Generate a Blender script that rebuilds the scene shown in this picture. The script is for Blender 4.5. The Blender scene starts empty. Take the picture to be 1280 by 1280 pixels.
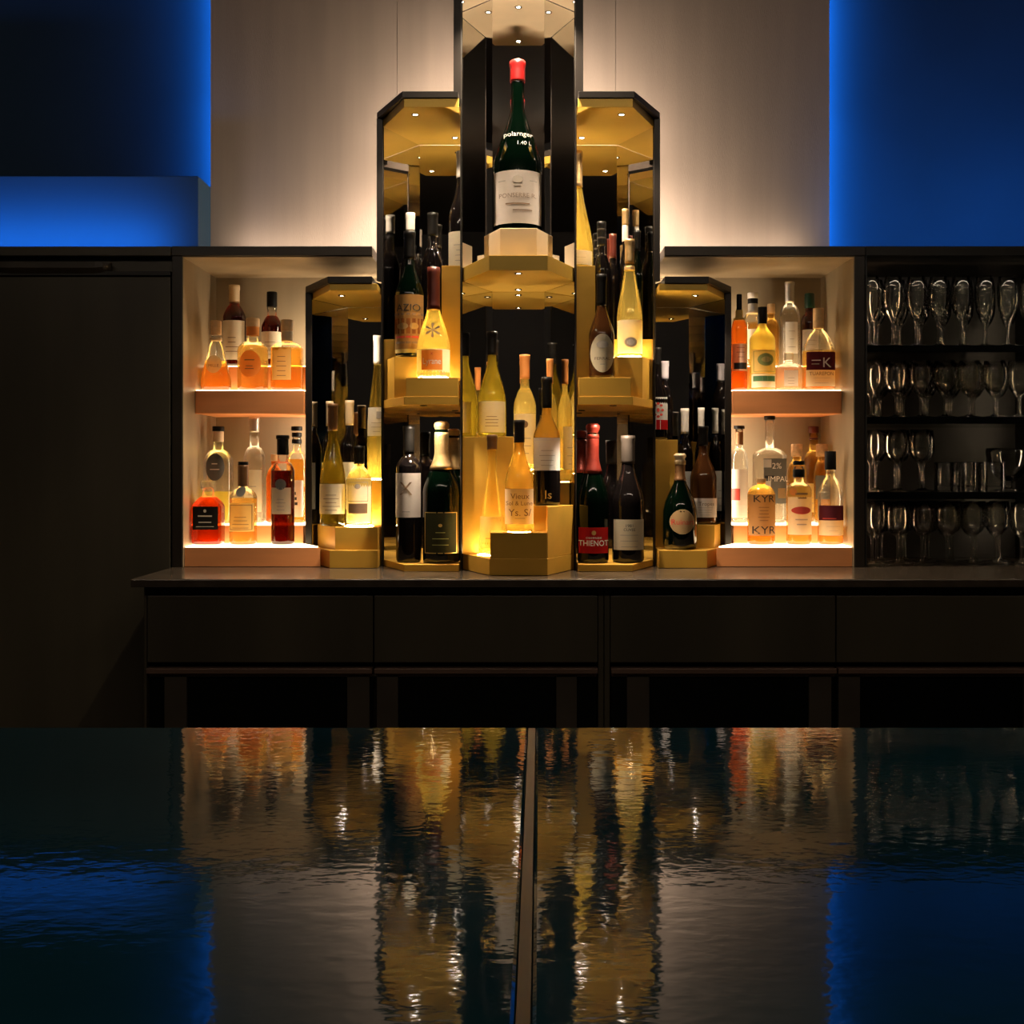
import bpy, bmesh, math, random
from math import sin, cos, pi, sqrt, atan2, radians
random.seed(4)
sc = bpy.context.scene
col = sc.collection
F = 1430.0          # focal length in pixels of a 1280 px frame
EYE = 1.195         # camera height
CX, HY = 648.0, 585.0
def PX(px, d): return (px - CX) * d / F
def PZ(py, d): return EYE - (py - HY) * d / F

# ------------------------------------------------------------------ materials
def new_mat(name):
    m = bpy.data.materials.new(name); m.use_nodes = True
    nt = m.node_tree; nt.nodes.clear()
    out = nt.nodes.new('ShaderNodeOutputMaterial')
    return m, nt, out
def pbr(name, c, rough=.5, metal=0., noise=None, bump=None, ior=1.5, coat=0., spec=None, stretch=(1, 1, 1)):
    m, nt, out = new_mat(name)
    b = nt.nodes.new('ShaderNodeBsdfPrincipled')
    b.inputs['Base Color'].default_value = (*c, 1); b.inputs['Roughness'].default_value = rough
    b.inputs['Metallic'].default_value = metal; b.inputs['IOR'].default_value = ior
    b.inputs['Coat Weight'].default_value = coat; b.inputs['Coat Roughness'].default_value = .05
    if spec is not None: b.inputs['Specular IOR Level'].default_value = spec
    if noise or bump:
        tc = nt.nodes.new('ShaderNodeTexCoord'); mp = nt.nodes.new('ShaderNodeMapping')
        mp.inputs['Scale'].default_value = stretch
        nt.links.new(tc.outputs['Object'], mp.inputs['Vector'])
    if noise:
        sca, amt = noise
        n = nt.nodes.new('ShaderNodeTexNoise'); n.inputs['Scale'].default_value = sca; n.inputs['Detail'].default_value = 4
        nt.links.new(mp.outputs[0], n.inputs['Vector'])
        r = nt.nodes.new('ShaderNodeValToRGB')
        r.color_ramp.elements[0].position = .3; r.color_ramp.elements[1].position = .7
        r.color_ramp.elements[0].color = (*[x * (1 - amt) for x in c], 1)
        r.color_ramp.elements[1].color = (*[min(1, x * (1 + amt)) for x in c], 1)
        nt.links.new(n.outputs['Fac'], r.inputs[0]); nt.links.new(r.outputs[0], b.inputs['Base Color'])
    if bump:
        sca, dist = bump
        n = nt.nodes.new('ShaderNodeTexNoise'); n.inputs['Scale'].default_value = sca; n.inputs['Detail'].default_value = 2
        nt.links.new(mp.outputs[0], n.inputs['Vector'])
        bp = nt.nodes.new('ShaderNodeBump'); bp.inputs['Strength'].default_value = 1; bp.inputs['Distance'].default_value = dist
        nt.links.new(n.outputs['Fac'], bp.inputs['Height']); nt.links.new(bp.outputs[0], b.inputs['Normal'])
    nt.links.new(b.outputs[0], out.inputs[0])
    return m
def emit(name, c, s):
    m, nt, out = new_mat(name)
    e = nt.nodes.new('ShaderNodeEmission'); e.inputs[0].default_value = (*c, 1); e.inputs[1].default_value = s
    nt.links.new(e.outputs[0], out.inputs[0]); return m
def liquid(name, c, refr=.60, transp=.28, transl=.12, ior=1.35, gloss=.9):
    """tinted glass filled with liquid: part refracts, part lets light straight through, part scatters"""
    m, nt, out = new_mat(name); N = nt.nodes.new; L = nt.links.new
    rf = N('ShaderNodeBsdfRefraction'); rf.inputs['Color'].default_value = (*c, 1); rf.inputs['IOR'].default_value = ior; rf.inputs['Roughness'].default_value = .02
    tp = N('ShaderNodeBsdfTransparent'); tp.inputs['Color'].default_value = (*c, 1)
    tl = N('ShaderNodeBsdfTranslucent'); tl.inputs['Color'].default_value = (*c, 1)
    m1 = N('ShaderNodeMixShader'); m1.inputs[0].default_value = transp / max(1e-4, refr + transp)
    L(rf.outputs[0], m1.inputs[1]); L(tp.outputs[0], m1.inputs[2])
    m2 = N('ShaderNodeMixShader'); m2.inputs[0].default_value = transl
    L(m1.outputs[0], m2.inputs[1]); L(tl.outputs[0], m2.inputs[2])
    lw = N('ShaderNodeLayerWeight'); lw.inputs[0].default_value = .25
    mr = N('ShaderNodeMapRange'); mr.inputs[1].default_value = 0; mr.inputs[2].default_value = 1; mr.inputs[3].default_value = .03; mr.inputs[4].default_value = gloss
    L(lw.outputs['Fresnel'], mr.inputs[0])
    g = N('ShaderNodeBsdfGlossy'); g.inputs['Roughness'].default_value = .04; g.inputs['Color'].default_value = (.95, .95, .95, 1)
    m3 = N('ShaderNodeMixShader'); L(mr.outputs[0], m3.inputs[0]); L(m2.outputs[0], m3.inputs[1]); L(g.outputs[0], m3.inputs[2])
    L(m3.outputs[0], out.inputs[0]); return m
def paper(name, c, transl=.42, noise=.08):
    m, nt, out = new_mat(name); N = nt.nodes.new; L = nt.links.new
    tc = N('ShaderNodeTexCoord'); n = N('ShaderNodeTexNoise'); n.inputs['Scale'].default_value = 120
    L(tc.outputs['Object'], n.inputs['Vector'])
    r = N('ShaderNodeValToRGB')
    r.color_ramp.elements[0].color = (*[x * (1 - noise) for x in c], 1); r.color_ramp.elements[1].color = (*c, 1)
    L(n.outputs['Fac'], r.inputs[0])
    d = N('ShaderNodeBsdfDiffuse'); t = N('ShaderNodeBsdfTranslucent')
    L(r.outputs[0], d.inputs[0]); L(r.outputs[0], t.inputs[0])
    mx = N('ShaderNodeMixShader'); mx.inputs[0].default_value = transl
    L(d.outputs[0], mx.inputs[1]); L(t.outputs[0], mx.inputs[2]); L(mx.outputs[0], out.inputs[0]); return m

M = {}
M['wall_beige'] = pbr('feature wall covering', (.46, .345, .265), .75, noise=(3, .07), bump=(180, .0006), stretch=(6, 1, .4))
M['wall_dark'] = pbr('dark wall paint', (.022, .055, .095), .8, noise=(4, .1))
M['room'] = pbr('room paint', (.045, .042, .04), .8, noise=(2, .2))
M['ceiling'] = pbr('ceiling paint', (.10, .075, .055), .8, noise=(2, .1))
M['floor'] = pbr('floor wood', (.04, .03, .022), .4, noise=(5, .3), stretch=(1, 8, 1))
M['soffit'] = pbr('soffit paint', (.045, .11, .19), .7, noise=(3, .05))
M['cab'] = pbr('dark stained cabinet', (.056, .048, .032), .38, noise=(7, .22), stretch=(1, 1, .12))
M['cab_in'] = pbr('dark cabinet lining', (.006, .0055, .0045), .45, noise=(7, .2))
M['trim'] = pbr('brown black trim', (.022, .016, .011), .35, noise=(9, .2))
M['rail'] = pbr('brown metal handle rail', (.16, .10, .075), .4, .3, noise=(12, .15), stretch=(.2, 1, 1))
M['frame'] = pbr('grey brown door frame', (.045, .036, .026), .45, noise=(9, .2))
M['pane'] = pbr('dark cooler glass', (.004, .005, .005), .08, noise=(2, .2))
M['counter'] = pbr('polished back counter', (.055, .042, .030), .20, noise=(25, .3), bump=(60, .00012), ior=1.7)
M['bar'] = pbr('lacquered bar top', (.003, .030, .042), .045, noise=(3, .3), bump=(85, .00013), stretch=(.8, 1.3, 1), ior=1.66)
M['bar_side'] = pbr('bar front panel', (.015, .013, .012), .4, noise=(8, .2))
M['joint'] = pbr('bar joint metal', (.035, .027, .02), .3, .4, noise=(30, .2))
M['niche'] = pbr('champagne laminate lining', (.31, .24, .15), .42, .25, noise=(14, .12), stretch=(1, 1, .15))
M['copper'] = pbr('copper shelf front', (.85, .34, .12), .45, .08, noise=(25, .1), stretch=(.15, 1, 1))
M['gold'] = pbr('satin gold metal', (.74, .42, .06), .40, .45, noise=(14, .08), stretch=(.2, 1, 1))
M['gold_top'] = pbr('gold lacquer ceiling', (.84, .54, .10), .33, .35, noise=(6, .08))
M['gold_pale'] = pbr('pale gold metal', (.80, .63, .42), .42, .30, noise=(14, .06))
M['black'] = pbr('black brown frame', (.012, .009, .007), .35, noise=(10, .2))
M['mirror'] = pbr('clear mirror', (.78, .77, .75), .015, 1., noise=(2, .01))
M['panel_light'] = emit('lit shelf glass', (1, .72, .40), 6.2)
M['disc'] = emit('light disc', (1, .74, .36), 180)
M['led'] = emit('led lens', (1, .85, .66), 90)
M['lamp'] = emit('warm lamp lens', (1, .80, .60), 120)
M['steel'] = pbr('dark bezel', (.06, .045, .03), .3, .8, noise=(30, .1))

M['g_black'] = pbr('black bottle glass', (.004, .003, .003), .05, noise=(3, .1), ior=1.52)
M['g_green'] = pbr('dark green bottle glass', (.0003, .0020, .0009), .05, noise=(3, .1), ior=1.52)
M['g_brown'] = pbr('brown bottle glass', (.045, .016, .005), .06, noise=(3, .1), ior=1.52)
M['g_olive'] = liquid('olive wine glass', (.62, .52, .13), .5, .25, .3)
M['g_gold'] = liquid('golden wine', (1., .84, .34), .52, .3, .26)
M['g_pale'] = liquid('pale yellow wine', (1., .86, .42), .45, .35, .25)
M['g_amberw'] = liquid('amber wine', (.82, .60, .20), .5, .3, .3)
M['l_amber'] = liquid('amber spirit', (.98, .66, .22), .60, .28, .15)
M['l_red'] = liquid('red amber spirit', (.72, .19, .04), .60, .28, .14)
M['l_dark'] = liquid('dark brown spirit', (.26, .045, .012), .45, .3, .25)
M['l_honey'] = liquid('honey spirit', (1., .76, .34), .58, .28, .16)
M['l_orange'] = liquid('orange spirit', (.95, .42, .10), .58, .25, .2)
M['l_yellow'] = liquid('yellow liqueur', (1., .86, .30), .4, .3, .4)
M['l_clear'] = liquid('clear spirit', (.97, .96, .92), .5, .4, .12)
M['thin'] = liquid('empty glass', (.95, .94, .90), .0, 1., .07)
M['crystal'] = liquid('drinking glass', (.95, .95, .93), .0, 1., .012, 1.3, 1.)

M['p_white'] = paper('white label', (.86, .82, .75)); M['p_cream'] = paper('cream label', (.82, .72, .52))
M['p_pink'] = paper('pinkish white label', (.84, .74, .66)); M['p_yellow'] = paper('yellow label', (.85, .66, .25))
M['p_orange'] = paper('orange label', (.85, .36, .10)); M['p_red'] = paper('red label', (.55, .02, .02))
M['p_black'] = paper('black label', (.012, .011, .010), .02); M['p_dark'] = paper('dark olive label', (.035, .035, .018), .02)
M['p_tan'] = paper('tan label', (.48, .27, .10)); M['p_brown'] = paper('brown label', (.22, .08, .025), .1)
M['p_purple'] = paper('dark purple label', (.10, .02, .03), .1); M['p_green'] = paper('green band', (.12, .26, .14))
M['p_kraft'] = paper('kraft label', (.50, .33, .16)); M['p_grey'] = paper('grey label', (.16, .16, .15), .1)
M['i_black'] = pbr('black ink', (.015, .013, .012), .6, noise=(50, .1)); M['i_gold'] = pbr('gold ink', (.70, .48, .16), .35, .6, noise=(50, .1))
M['i_white'] = pbr('white ink', (.85, .82, .76), .6, noise=(50, .05)); M['i_pale'] = pbr('pale pen ink', (.42, .40, .36), .6, noise=(50, .05)); M['i_red'] = pbr('red ink', (.55, .05, .03), .6, noise=(50, .1))
M['i_brown'] = pbr('brown ink', (.22, .13, .07), .6, noise=(50, .1)); M['i_grey'] = pbr('grey ink', (.42, .37, .31), .6, noise=(50, .1))
M['i_green'] = pbr('olive ink', (.28, .30, .08), .6, noise=(50, .1))
M['c_black'] = pbr('black capsule', (.004, .0035, .003), .42, noise=(20, .2), spec=.15); M['c_red'] = pbr('red wax', (.17, .005, .005), .3, noise=(20, .2))
M['c_redfoil'] = pbr('copper red foil', (.15, .017, .010), .4, .5, noise=(60, .2), bump=(160, .0006))
M['c_gold'] = pbr('gold foil', (.62, .42, .19), .35, .75, noise=(60, .15), bump=(180, .0006)); M['c_white'] = pbr('white capsule', (.78, .72, .64), .45, noise=(20, .05))
M['c_beige'] = pbr('beige capsule', (.66, .50, .30), .45, noise=(20, .08)); M['c_brown'] = pbr('brown capsule', (.18, .085, .03), .4, .2, noise=(20, .2))
M['c_wine'] = pbr('wine red capsule', (.10, .018, .010), .35, noise=(20, .2)); M['c_orange'] = pbr('orange capsule', (.75, .28, .07), .4, noise=(20, .1))
M['c_grey'] = pbr('pewter capsule', (.035, .028, .023), .45, .1, noise=(20, .15), spec=.2); M['c_green'] = pbr('dark green cap', (.01, .05, .03), .3, noise=(20, .15))
M['cork'] = pbr('cork', (.62, .40, .20), .8, noise=(60, .3)); M['c_tan'] = pbr('tan wooden stopper', (.70, .45, .22), .55, noise=(40, .2))
M['c_silver'] = pbr('silver cap', (.62, .58, .52), .3, .8, noise=(20, .1)); M['c_lilac'] = pbr('lilac white capsule', (.66, .60, .64), .45, noise=(20, .05))

# ------------------------------------------------------------------ mesh helpers
class MB:
    def __init__(s): s.v = []; s.f = []; s.m = []
    def add(s, vs, fs, mi=0):
        o = len(s.v); s.v += [tuple(p) for p in vs]
        for f in fs: s.f.append([o + i for i in f]); s.m.append(mi)
        return s
    def box(s, x0, x1, y0, y1, z0, z1, mi=0):
        return s.prism([(x0, y0), (x1, y0), (x1, y1), (x0, y1)], z0, z1, mi)
    def prism(s, poly, z0, z1, mi=0):
        n = len(poly)
        vs = [(x, y, z0) for x, y in poly] + [(x, y, z1) for x, y in poly]
        fs = [list(range(n))[::-1], list(range(n, 2 * n))] + [[i, (i + 1) % n, n + (i + 1) % n, n + i] for i in range(n)]
        return s.add(vs, fs, mi)
    def panel(s, p0, p1, z0, z1, t, mi=0):
        """upright slab along p0->p1, thickness t to the left of the direction"""
        dx, dy = p1[0] - p0[0], p1[1] - p0[1]; l = sqrt(dx * dx + dy * dy); nx, ny = -dy / l * t, dx / l * t
        return s.prism([p0, p1, (p1[0] + nx, p1[1] + ny), (p0[0] + nx, p0[1] + ny)], z0, z1, mi)
    def lathe(s, prof, seg=28, c=(0, 0, 0), shape=None, mi=None):
        """prof: list of (r, z); poles at r == 0"""
        o = len(s.v); rings = []
        for r, z in prof:
            if r < 1e-6: rings.append([len(s.v)]); s.v.append((c[0], c[1], c[2] + z)); continue
            ring = []
            for k in range(seg):
                th = 2 * pi * k / seg
                x, y = shape(r, th) if shape else (r * cos(th), r * sin(th))
                ring.append(len(s.v)); s.v.append((c[0] + x, c[1] + y, c[2] + z))
            rings.append(ring)
        for i in range(len(rings) - 1):
            a, b = rings[i], rings[i + 1]; mm = mi(prof[i][1], prof[i + 1][1]) if callable(mi) else (mi or 0)
            for k in range(seg):
                k2 = (k + 1) % seg
                if len(a) == 1 and len(b) == 1: continue
                if len(a) == 1: f = [a[0], b[k2], b[k]]
                elif len(b) == 1: f = [a[k], a[k2], b[0]]
                else: f = [a[k], a[k2], b[k2], b[k]]
                s.f.append(f); s.m.append(mm)
        return s
    def mesh(s, name, mats, smooth=False):
        me = bpy.data.meshes.new(name); me.from_pydata(s.v, [], s.f)
        for m in (mats if isinstance(mats, (list, tuple)) else [mats]): me.materials.append(m)
        for p, mi in zip(me.polygons, s.m): p.material_index = mi; p.use_smooth = smooth
        bm = bmesh.new(); bm.from_mesh(me); bmesh.ops.recalc_face_normals(bm, faces=bm.faces); bm.to_mesh(me); bm.free()
        return me
    def build(s, name, mats, parent=None, smooth=False, bevel=0., loc=None):
        o = bpy.data.objects.new(name, s.mesh(name, mats, smooth)); col.objects.link(o)
        if parent: o.parent = parent
        if loc: o.location = loc
        if bevel:
            b = o.modifiers.new('bevel', 'BEVEL'); b.width = bevel; b.segments = 2; b.limit_method = 'ANGLE'
        return o
def tag(o, label=None, cat=None, group=None, kind=None):
    if label: o['label'] = label
    if cat: o['category'] = cat
    if group: o['group'] = group
    if kind: o['kind'] = kind
    return o
def thing(name, label, cat, loc=(0, 0, 0), group=None):
    o = bpy.data.objects.new(name, None); col.objects.link(o); o.location = loc; o.empty_display_size = .05
    return tag(o, label, cat, group)
def local(poly, o): return [(x - o[0], y - o[1]) for x, y in poly]

# ------------------------------------------------------------------ lights
def area(name, loc, size, power, c, direction, spread=180):
    l = bpy.data.lights.new(name, 'AREA'); l.shape = 'RECTANGLE'; l.size, l.size_y = size; l.energy = power; l.color = c
    l.spread = radians(spread)
    o = bpy.data.objects.new(name, l); col.objects.link(o); o.location = loc
    from mathutils import Vector
    o.rotation_euler = Vector(direction).to_track_quat('-Z', 'Y').to_euler(); return o
def spot(name, loc, power, c, angle=110, target=None, blend=.6, r=.006):
    l = bpy.data.lights.new(name, 'SPOT'); l.energy = power * 3.2; l.color = c; l.spot_size = radians(angle); l.spot_blend = blend; l.shadow_soft_size = r
    o = bpy.data.objects.new(name, l); col.objects.link(o); o.location = loc
    if target:
        from mathutils import Vector
        o.rotation_euler = (Vector(target) - Vector(loc)).to_track_quat('-Z', 'Y').to_euler()
    return o
WARM = (1, .74, .46); WARM2 = (1, .80, .58); WARM3 = (1, .86, .71); BLUE = (.02, .28, 1.)

# ------------------------------------------------------------------ room
def struct(name, mb, mat, bevel=0.):
    return tag(mb.build(name, mat, bevel=bevel), kind='structure')
RX0, RX1, RY0, RY1, RZ = -2.7, 2.7, -3.3, 3.40, 3.1
struct('floor', MB().box(RX0, RX1, RY0, RY1 + .1, -.1, 0), M['floor'])
struct('ceiling', MB().box(RX0, RX1, RY0, RY1 + .1, RZ, RZ + .1), M['ceiling'])
struct('wall_back', MB().box(RX0, RX1, RY1, RY1 + .1, 0, RZ), M['wall_dark'])
struct('wall_left', MB().box(RX0 - .1, RX0, RY0, RY1 + .1, 0, RZ), M['room'])
struct('wall_right', MB().box(RX1, RX1 + .1, RY0, RY1 + .1, 0, RZ), M['room'])
struct('wall_front', MB().box(RX0, RX1, RY0 - .1, RY0, 0, RZ), M['room'])
CT = EYE + .546      # top of the upper cabinets
PL, PR = PX(263, 3.15), PX(1037, 3.15)
fw = MB()
for a, b in ((PL, -.334), (-.334, .268), (.268, PR)):      # three vertical lengths of wall covering
    fw.box(a + .0006, b - .0006, 3.15, 3.25, CT - .02, RZ)
struct('wall_centre', fw, M['wall_beige'])
bx1, sd = PX(248, 3.03), 3.03
struct('trim_1', MB().box(RX0, bx1, sd, RY1 - .001, CT + .0006, PZ(220, sd)), M['soffit'], .002)
# blue light strips behind the edges of the centre wall and on top of the cabinets
area('blue_strip_lamp', (PL + .004, 3.345, 2.3), (.02, 1.3), 8.5, BLUE, (-.25, .95, 0), 160)
area('blue_strip_lamp', (PR - .004, 3.345, 2.3), (.02, 1.3), 9.5, BLUE, (.25, .95, 0), 160)
area('blue_strip_lamp', (-1.76, 2.90, CT + .012), (1.66, .03), 2.9, BLUE, (0, .9, .45), 120)
area('blue_strip_lamp', (1.78, 3.02, CT + .012), (1.64, .03), 4.2, BLUE, (0, .75, .65), 130)
# warm strip on the cabinet tops in front of the centre wall
area('warm_strip_lamp', (-.60, 3.06, CT + .010), (.36, .02), .16, WARM3, (0, .8, .6), 95)
area('warm_strip_lamp', (.60, 3.06, CT + .010), (.36, .02), .16, WARM3, (0, .8, .6), 95)

# ------------------------------------------------------------------ back counter and cabinets
CZ = EYE - .2447     # back counter surface
cab_front = 2.82
XL = -.854; XR = 1.36
o = thing('back_counter', 'long dark polished back counter carrying the lit bottle displays', 'counter', (0, 2.8, CZ))
MB().box(XL, RX1 - .02, 2.517 - 2.8, 3.40 - 2.8 - .02, -.018, 0).build('worktop', M['counter'], o, bevel=.0025)
def lower_unit(label, x0, x1, xm, end_left):
    o = thing('counter_cabinet', label, 'cabinet', ((x0 + x1) / 2, 2.8, 0)); ox, oy = o.location.x, 2.8
    f = 2.552; d0 = f + .02
    zt, zb = CZ - .0195, .10
    mb = MB()
    mb.box(x0 - ox, x1 - ox, d0 + .03 - oy, 3.36 - oy, zb, zt)                     # carcass block behind the fronts
    mb.box(x0 - ox, x1 - ox, f + .012 - oy, d0 + .03 - oy, PZ(743, f), zt)         # top rail
    for a, b in ((x0, x0 + (.006 if end_left else .012)), (x1 - .012, x1)):
        mb.box(a - ox, b - ox, f - oy, d0 + .03 - oy, zb, zt)
    mb.build('carcass', M['cab'], o, bevel=.001)
    MB().box(x0 - ox, x1 - ox, f + .04 - oy, 3.3 - oy, 0, .099).build('plinth', M['cab_in'], o)
    e = (.0075 if end_left else .0135)
    for a, b in ((x0 + e, xm - .0015), (xm + .0015, x1 - .0135)):
        MB().box(a - ox, b - ox, f - oy, d0 + .028 - oy, PZ(828, f), PZ(744.5, f)).build('drawer', M['cab'], o, bevel=.0012)
        ra, rb = a + .003, b - .002
        dr = MB().box(ra - ox, rb - ox, f + .012 - oy, f + .03 - oy, .115, PZ(843, f)).build('cooler_door', M['pane'], o)
        fr = MB(); zf = PZ(845, f)
        inner = .045
        left_first = a < xm - .002
        for (p, q) in ((ra + .034, ra + .084), (rb - .056, rb - .006)) if left_first else ((ra + .002, ra + .050), (rb - .09, rb - .044)):
            fr.box(p - ox, q - ox, f + .002 - oy, f + .0115 - oy, .115, zf)
        fr.box(ra - ox, rb - ox, f + .004 - oy, f + .0115 - oy, .115, .16)
        fr.build('door_frame', M['frame'], dr, bevel=.001)
        h = MB(); h.box(ra - .002 - ox, rb + .002 - ox, f - .012 - oy, f + .0115 - oy, PZ(841, f), PZ(834.5, f)); h.box(ra - ox, rb - ox, f + .003 - oy, f + .0115 - oy, PZ(846, f), PZ(841.2, f))
        h.build('handle_rail', M['rail'], dr, bevel=.0012)
    return o
f = 2.552
lower_unit('dark low cabinet with two drawers under the left half of the back counter', PX(180, f), PX(754.5, f), PX(467, f), True)
lower_unit('dark low cabinet with two drawers under the right half of the back counter', PX(755.5, f), PX(1340, f), PX(1045, f), False)

# tall cabinet at the left
TT = CT
o = thing('tall_cabinet', 'tall dark cabinet door to the left of the bottle niche', 'cabinet', (-1.7, 3.0, 0))
MB().box(RX0 + .02 + 1.7, XL - .002 + 1.7, cab_front + .022 - 3, 3.38 - 3, .0, CT - .0235).box(RX0 + .02 + 1.7, XL - .002 + 1.7, cab_front - .004 - 3, 3.0 - 3, CT - .0232, CT - .0005).build('carcass', M['cab'], o, bevel=.001)
dz = PZ(333, cab_front)
xa, xb = -1.42, XL - .004
d = MB().box(xa + 1.7, xb + 1.7, cab_front - 3, cab_front + .021 - 3, .08, PZ(346, cab_front)).build('door', M['cab'], o, bevel=.0015)
hb = MB(); n = 18; hx0, hx1 = -1.30, -1.005
vs = []; fs = []
for i in range(n + 1):                                      # long scooped pull lip on the door's upper edge
    t = i / n; x = hx0 + (hx1 - hx0) * t; e = min(1, (1 - abs(2 * t - 1)) * 3); e = sqrt(max(0, 1 - (1 - e) ** 2))
    y0, y1 = cab_front - .003 - .014 * e, cab_front + .010
    z0, z1 = dz - .012 * e - .002, dz + .009
    vs += [(x + 1.7, y0 - 3, z0 + .008), (x + 1.7, y1 - 3, z0 - .012), (x + 1.7, y1 - 3, z1), (x + 1.7, y0 - 3, z1)]
for i in range(n):
    for k in range(4): fs.append([4 * i + k, 4 * i + (k + 1) % 4, 4 * i + 4 + (k + 1) % 4, 4 * i + 4 + k])
fs += [[0, 1, 2, 3], [4 * n + 3, 4 * n + 2, 4 * n + 1, 4 * n]]
hb.add(vs, fs); hb.build('handle', M['frame'], d, smooth=False)
MB().box(xa + 1.7, xb + 1.7, cab_front - .001 - 3, cab_front + .021 - 3, PZ(344, cab_front), PZ(339, cab_front)).build('door_lip', M['cab_in'], o)
MB().box(RX0 + .03 + 1.7, xa - .004 + 1.7, cab_front - 3, cab_front + .021 - 3, .08, CT - .028).build('door', M['cab'], o, bevel=.0015)

# niches for the spirits, left and right of the towers
NB = PZ(683, 2.83); NR = PZ(655.5, 2.952); SB, ST = EYE + .139, EYE + .2004; SR = PZ(457, 3.02)
def niche(sgn, label):
    S = lambda poly: [(sgn * x, y - 3.0) for x, y in poly]
    o = thing('display_niche', label, 'cabinet', (0, 3.0, CZ)); z0 = CZ
    def pr(mb, poly, a, b, mi=0): return mb.prism(S(poly), a - z0, b - z0, mi)
    R = lambda a, b, c, d: [(a, c), (b, c), (b, d), (a, d)]
    mb = MB(); pr(mb, R(-.854, -.829, cab_front, 3.146), CZ + .0005, CT - .0235); pr(mb, R(-.854, -.36, cab_front - .004, 3.146), CT - .0232, CT)
    mb.build('frame', M['trim'], o, bevel=.001)
    mb = MB(); pr(mb, R(-.8288, -.8265, cab_front + .001, 3.129), CZ + .0005, CT - .0265)
    pr(mb, R(-.8288, -.36, cab_front + .001, 3.129), CT - .0262, CT - .0236)
    pr(mb, R(-.8288, -.28, 3.13, 3.146), CZ + .0005, CT - .0236)
    mb.build('lining', M['niche'], o)
    mb = MB(); pr(mb, [(-.826, 2.83), (-.490, 2.83), (-.555, 2.948), (-.555, 3.129), (-.826, 3.129)], CZ + .0005, NB - .003)
    pr(mb, R(-.826, -.555, 2.952, 3.129), NB - .0029, NR - .003)
    mb.build('base_step', M['copper'], o, bevel=.001)
    mb = MB(); pr(mb, [(-.8255, 2.836), (-.497, 2.836), (-.556, 2.948), (-.556, 2.951), (-.8255, 2.951)], NB - .0029, NB)
    pr(mb, R(-.8255, -.556, 2.955, 3.128), NR - .0029, NR)
    mb.build('light_panel', M['panel_light'], o)
    mb = MB(); pr(mb, R(-.826, -.548, 2.924, 3.129), SB, ST - .003); pr(mb, R(-.826, -.548, 3.02, 3.129), ST - .0029, SR - .003)
    mb.build('shelf', M['copper'], o, bevel=.001)
    mb = MB(); pr(mb, R(-.8255, -.549, 2.930, 3.019), ST - .0029, ST); pr(mb, R(-.8255, -.549, 3.024, 3.128), SR - .0029, SR)
    mb.build('light_panel', M['panel_light'], o)
    return o
niche(1, 'lit champagne-lined niche of spirits left of the bottle towers, copper shelf')
niche(-1, 'lit champagne-lined niche of spirits right of the bottle towers, copper shelf')

# glassware cabinet
o = thing('glassware_cabinet', 'dark open cabinet of glass shelves at the right of the counter', 'cabinet', (1.1, 3.0, CZ))
def gb(mb, a, b, c, d, e, g): return mb.box(a - 1.1, b - 1.1, c - 3, d - 3, e - CZ, g - CZ)
mb = MB(); gb(mb, .8555, .8595, cab_front, 3.146, CZ + .0005, CT - .0235); gb(mb, 1.36, 1.40, cab_front, 3.146, CZ + .0005, CT - .0235)
gb(mb, .8555, 1.40, cab_front - .004, 3.146, CT - .0232, CT); gb(mb, .8598, 1.3598, 3.13, 3.146, CZ + .0005, CT - .0236)
mb.build('carcass', M['cab_in'], o, bevel=.0008)
GS = [PZ(431.5, 2.86), PZ(521, 2.86), PZ(615, 2.86)]
for z in GS:
    gb(MB(), .8600, 1.3595, 2.858, 3.129, z - .018, z).build('shelf', M['pane'], o, bevel=.001)  # shadow below the glass is built into the extra dark thickness
o = thing('tall_cabinet', 'dark tall cabinet at the far right past the glassware shelves', 'cabinet', (2.0, 3.0, CZ))
MB().box(1.402 - 2, RX1 - .02 - 2, cab_front - 3, 3.38 - 3, .0005, CT - CZ).build('carcass', M['cab'], o, bevel=.001)

area('glass_fill_light', (1.10, 2.835, CT - .03), (.48, .008), .22, WARM2, (0, .35, -1))  # three fill lights without fittings, added so the glassware shows up
area('glass_fill_light', (.8625, 2.925, EYE + .13), (.008, .66), 1.0, (1, .6, .32), (1, .35, 0))
area('glass_fill_light', (1.357, 2.925, EYE + .13), (.008, .66), .5, WARM, (-1, .35, 0))
# ------------------------------------------------------------------ the display towers
def light_fitting(parent, org, x, y, z, power=1.3, angle=120, target=None):
    """recessed downlight under a slab whose underside is at z"""
    fx = MB().lathe([(.0045, 0), (.0085, 0), (.0092, -.0014), (.0078, -.0024), (.0056, -.0012), (.0045, 0)], 20).build('downlight', M['steel'], parent, True, loc=(x - org[0], y - org[1], z - org[2]))
    MB().lathe([(0, -.0009), (.0052, -.0009), (.0052, -.0002), (0, -.0002)], 16).build('lens', M['led'], fx)
    spot('spot_lamp', (x, y, z - .004), power, WARM2, angle, target or (x, y, z - 1))
def mir(poly, sgn): return [(sgn * x, y) for x, y in poly]

zc = EYE + 1.196
T_CAP, T_CEI, T_SL0, T_SL1 = EYE + .8874, EYE + .8515, EYE + .149, EYE + .169
S_CAP, S_CEI = EYE + .4663, EYE + .433
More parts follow.
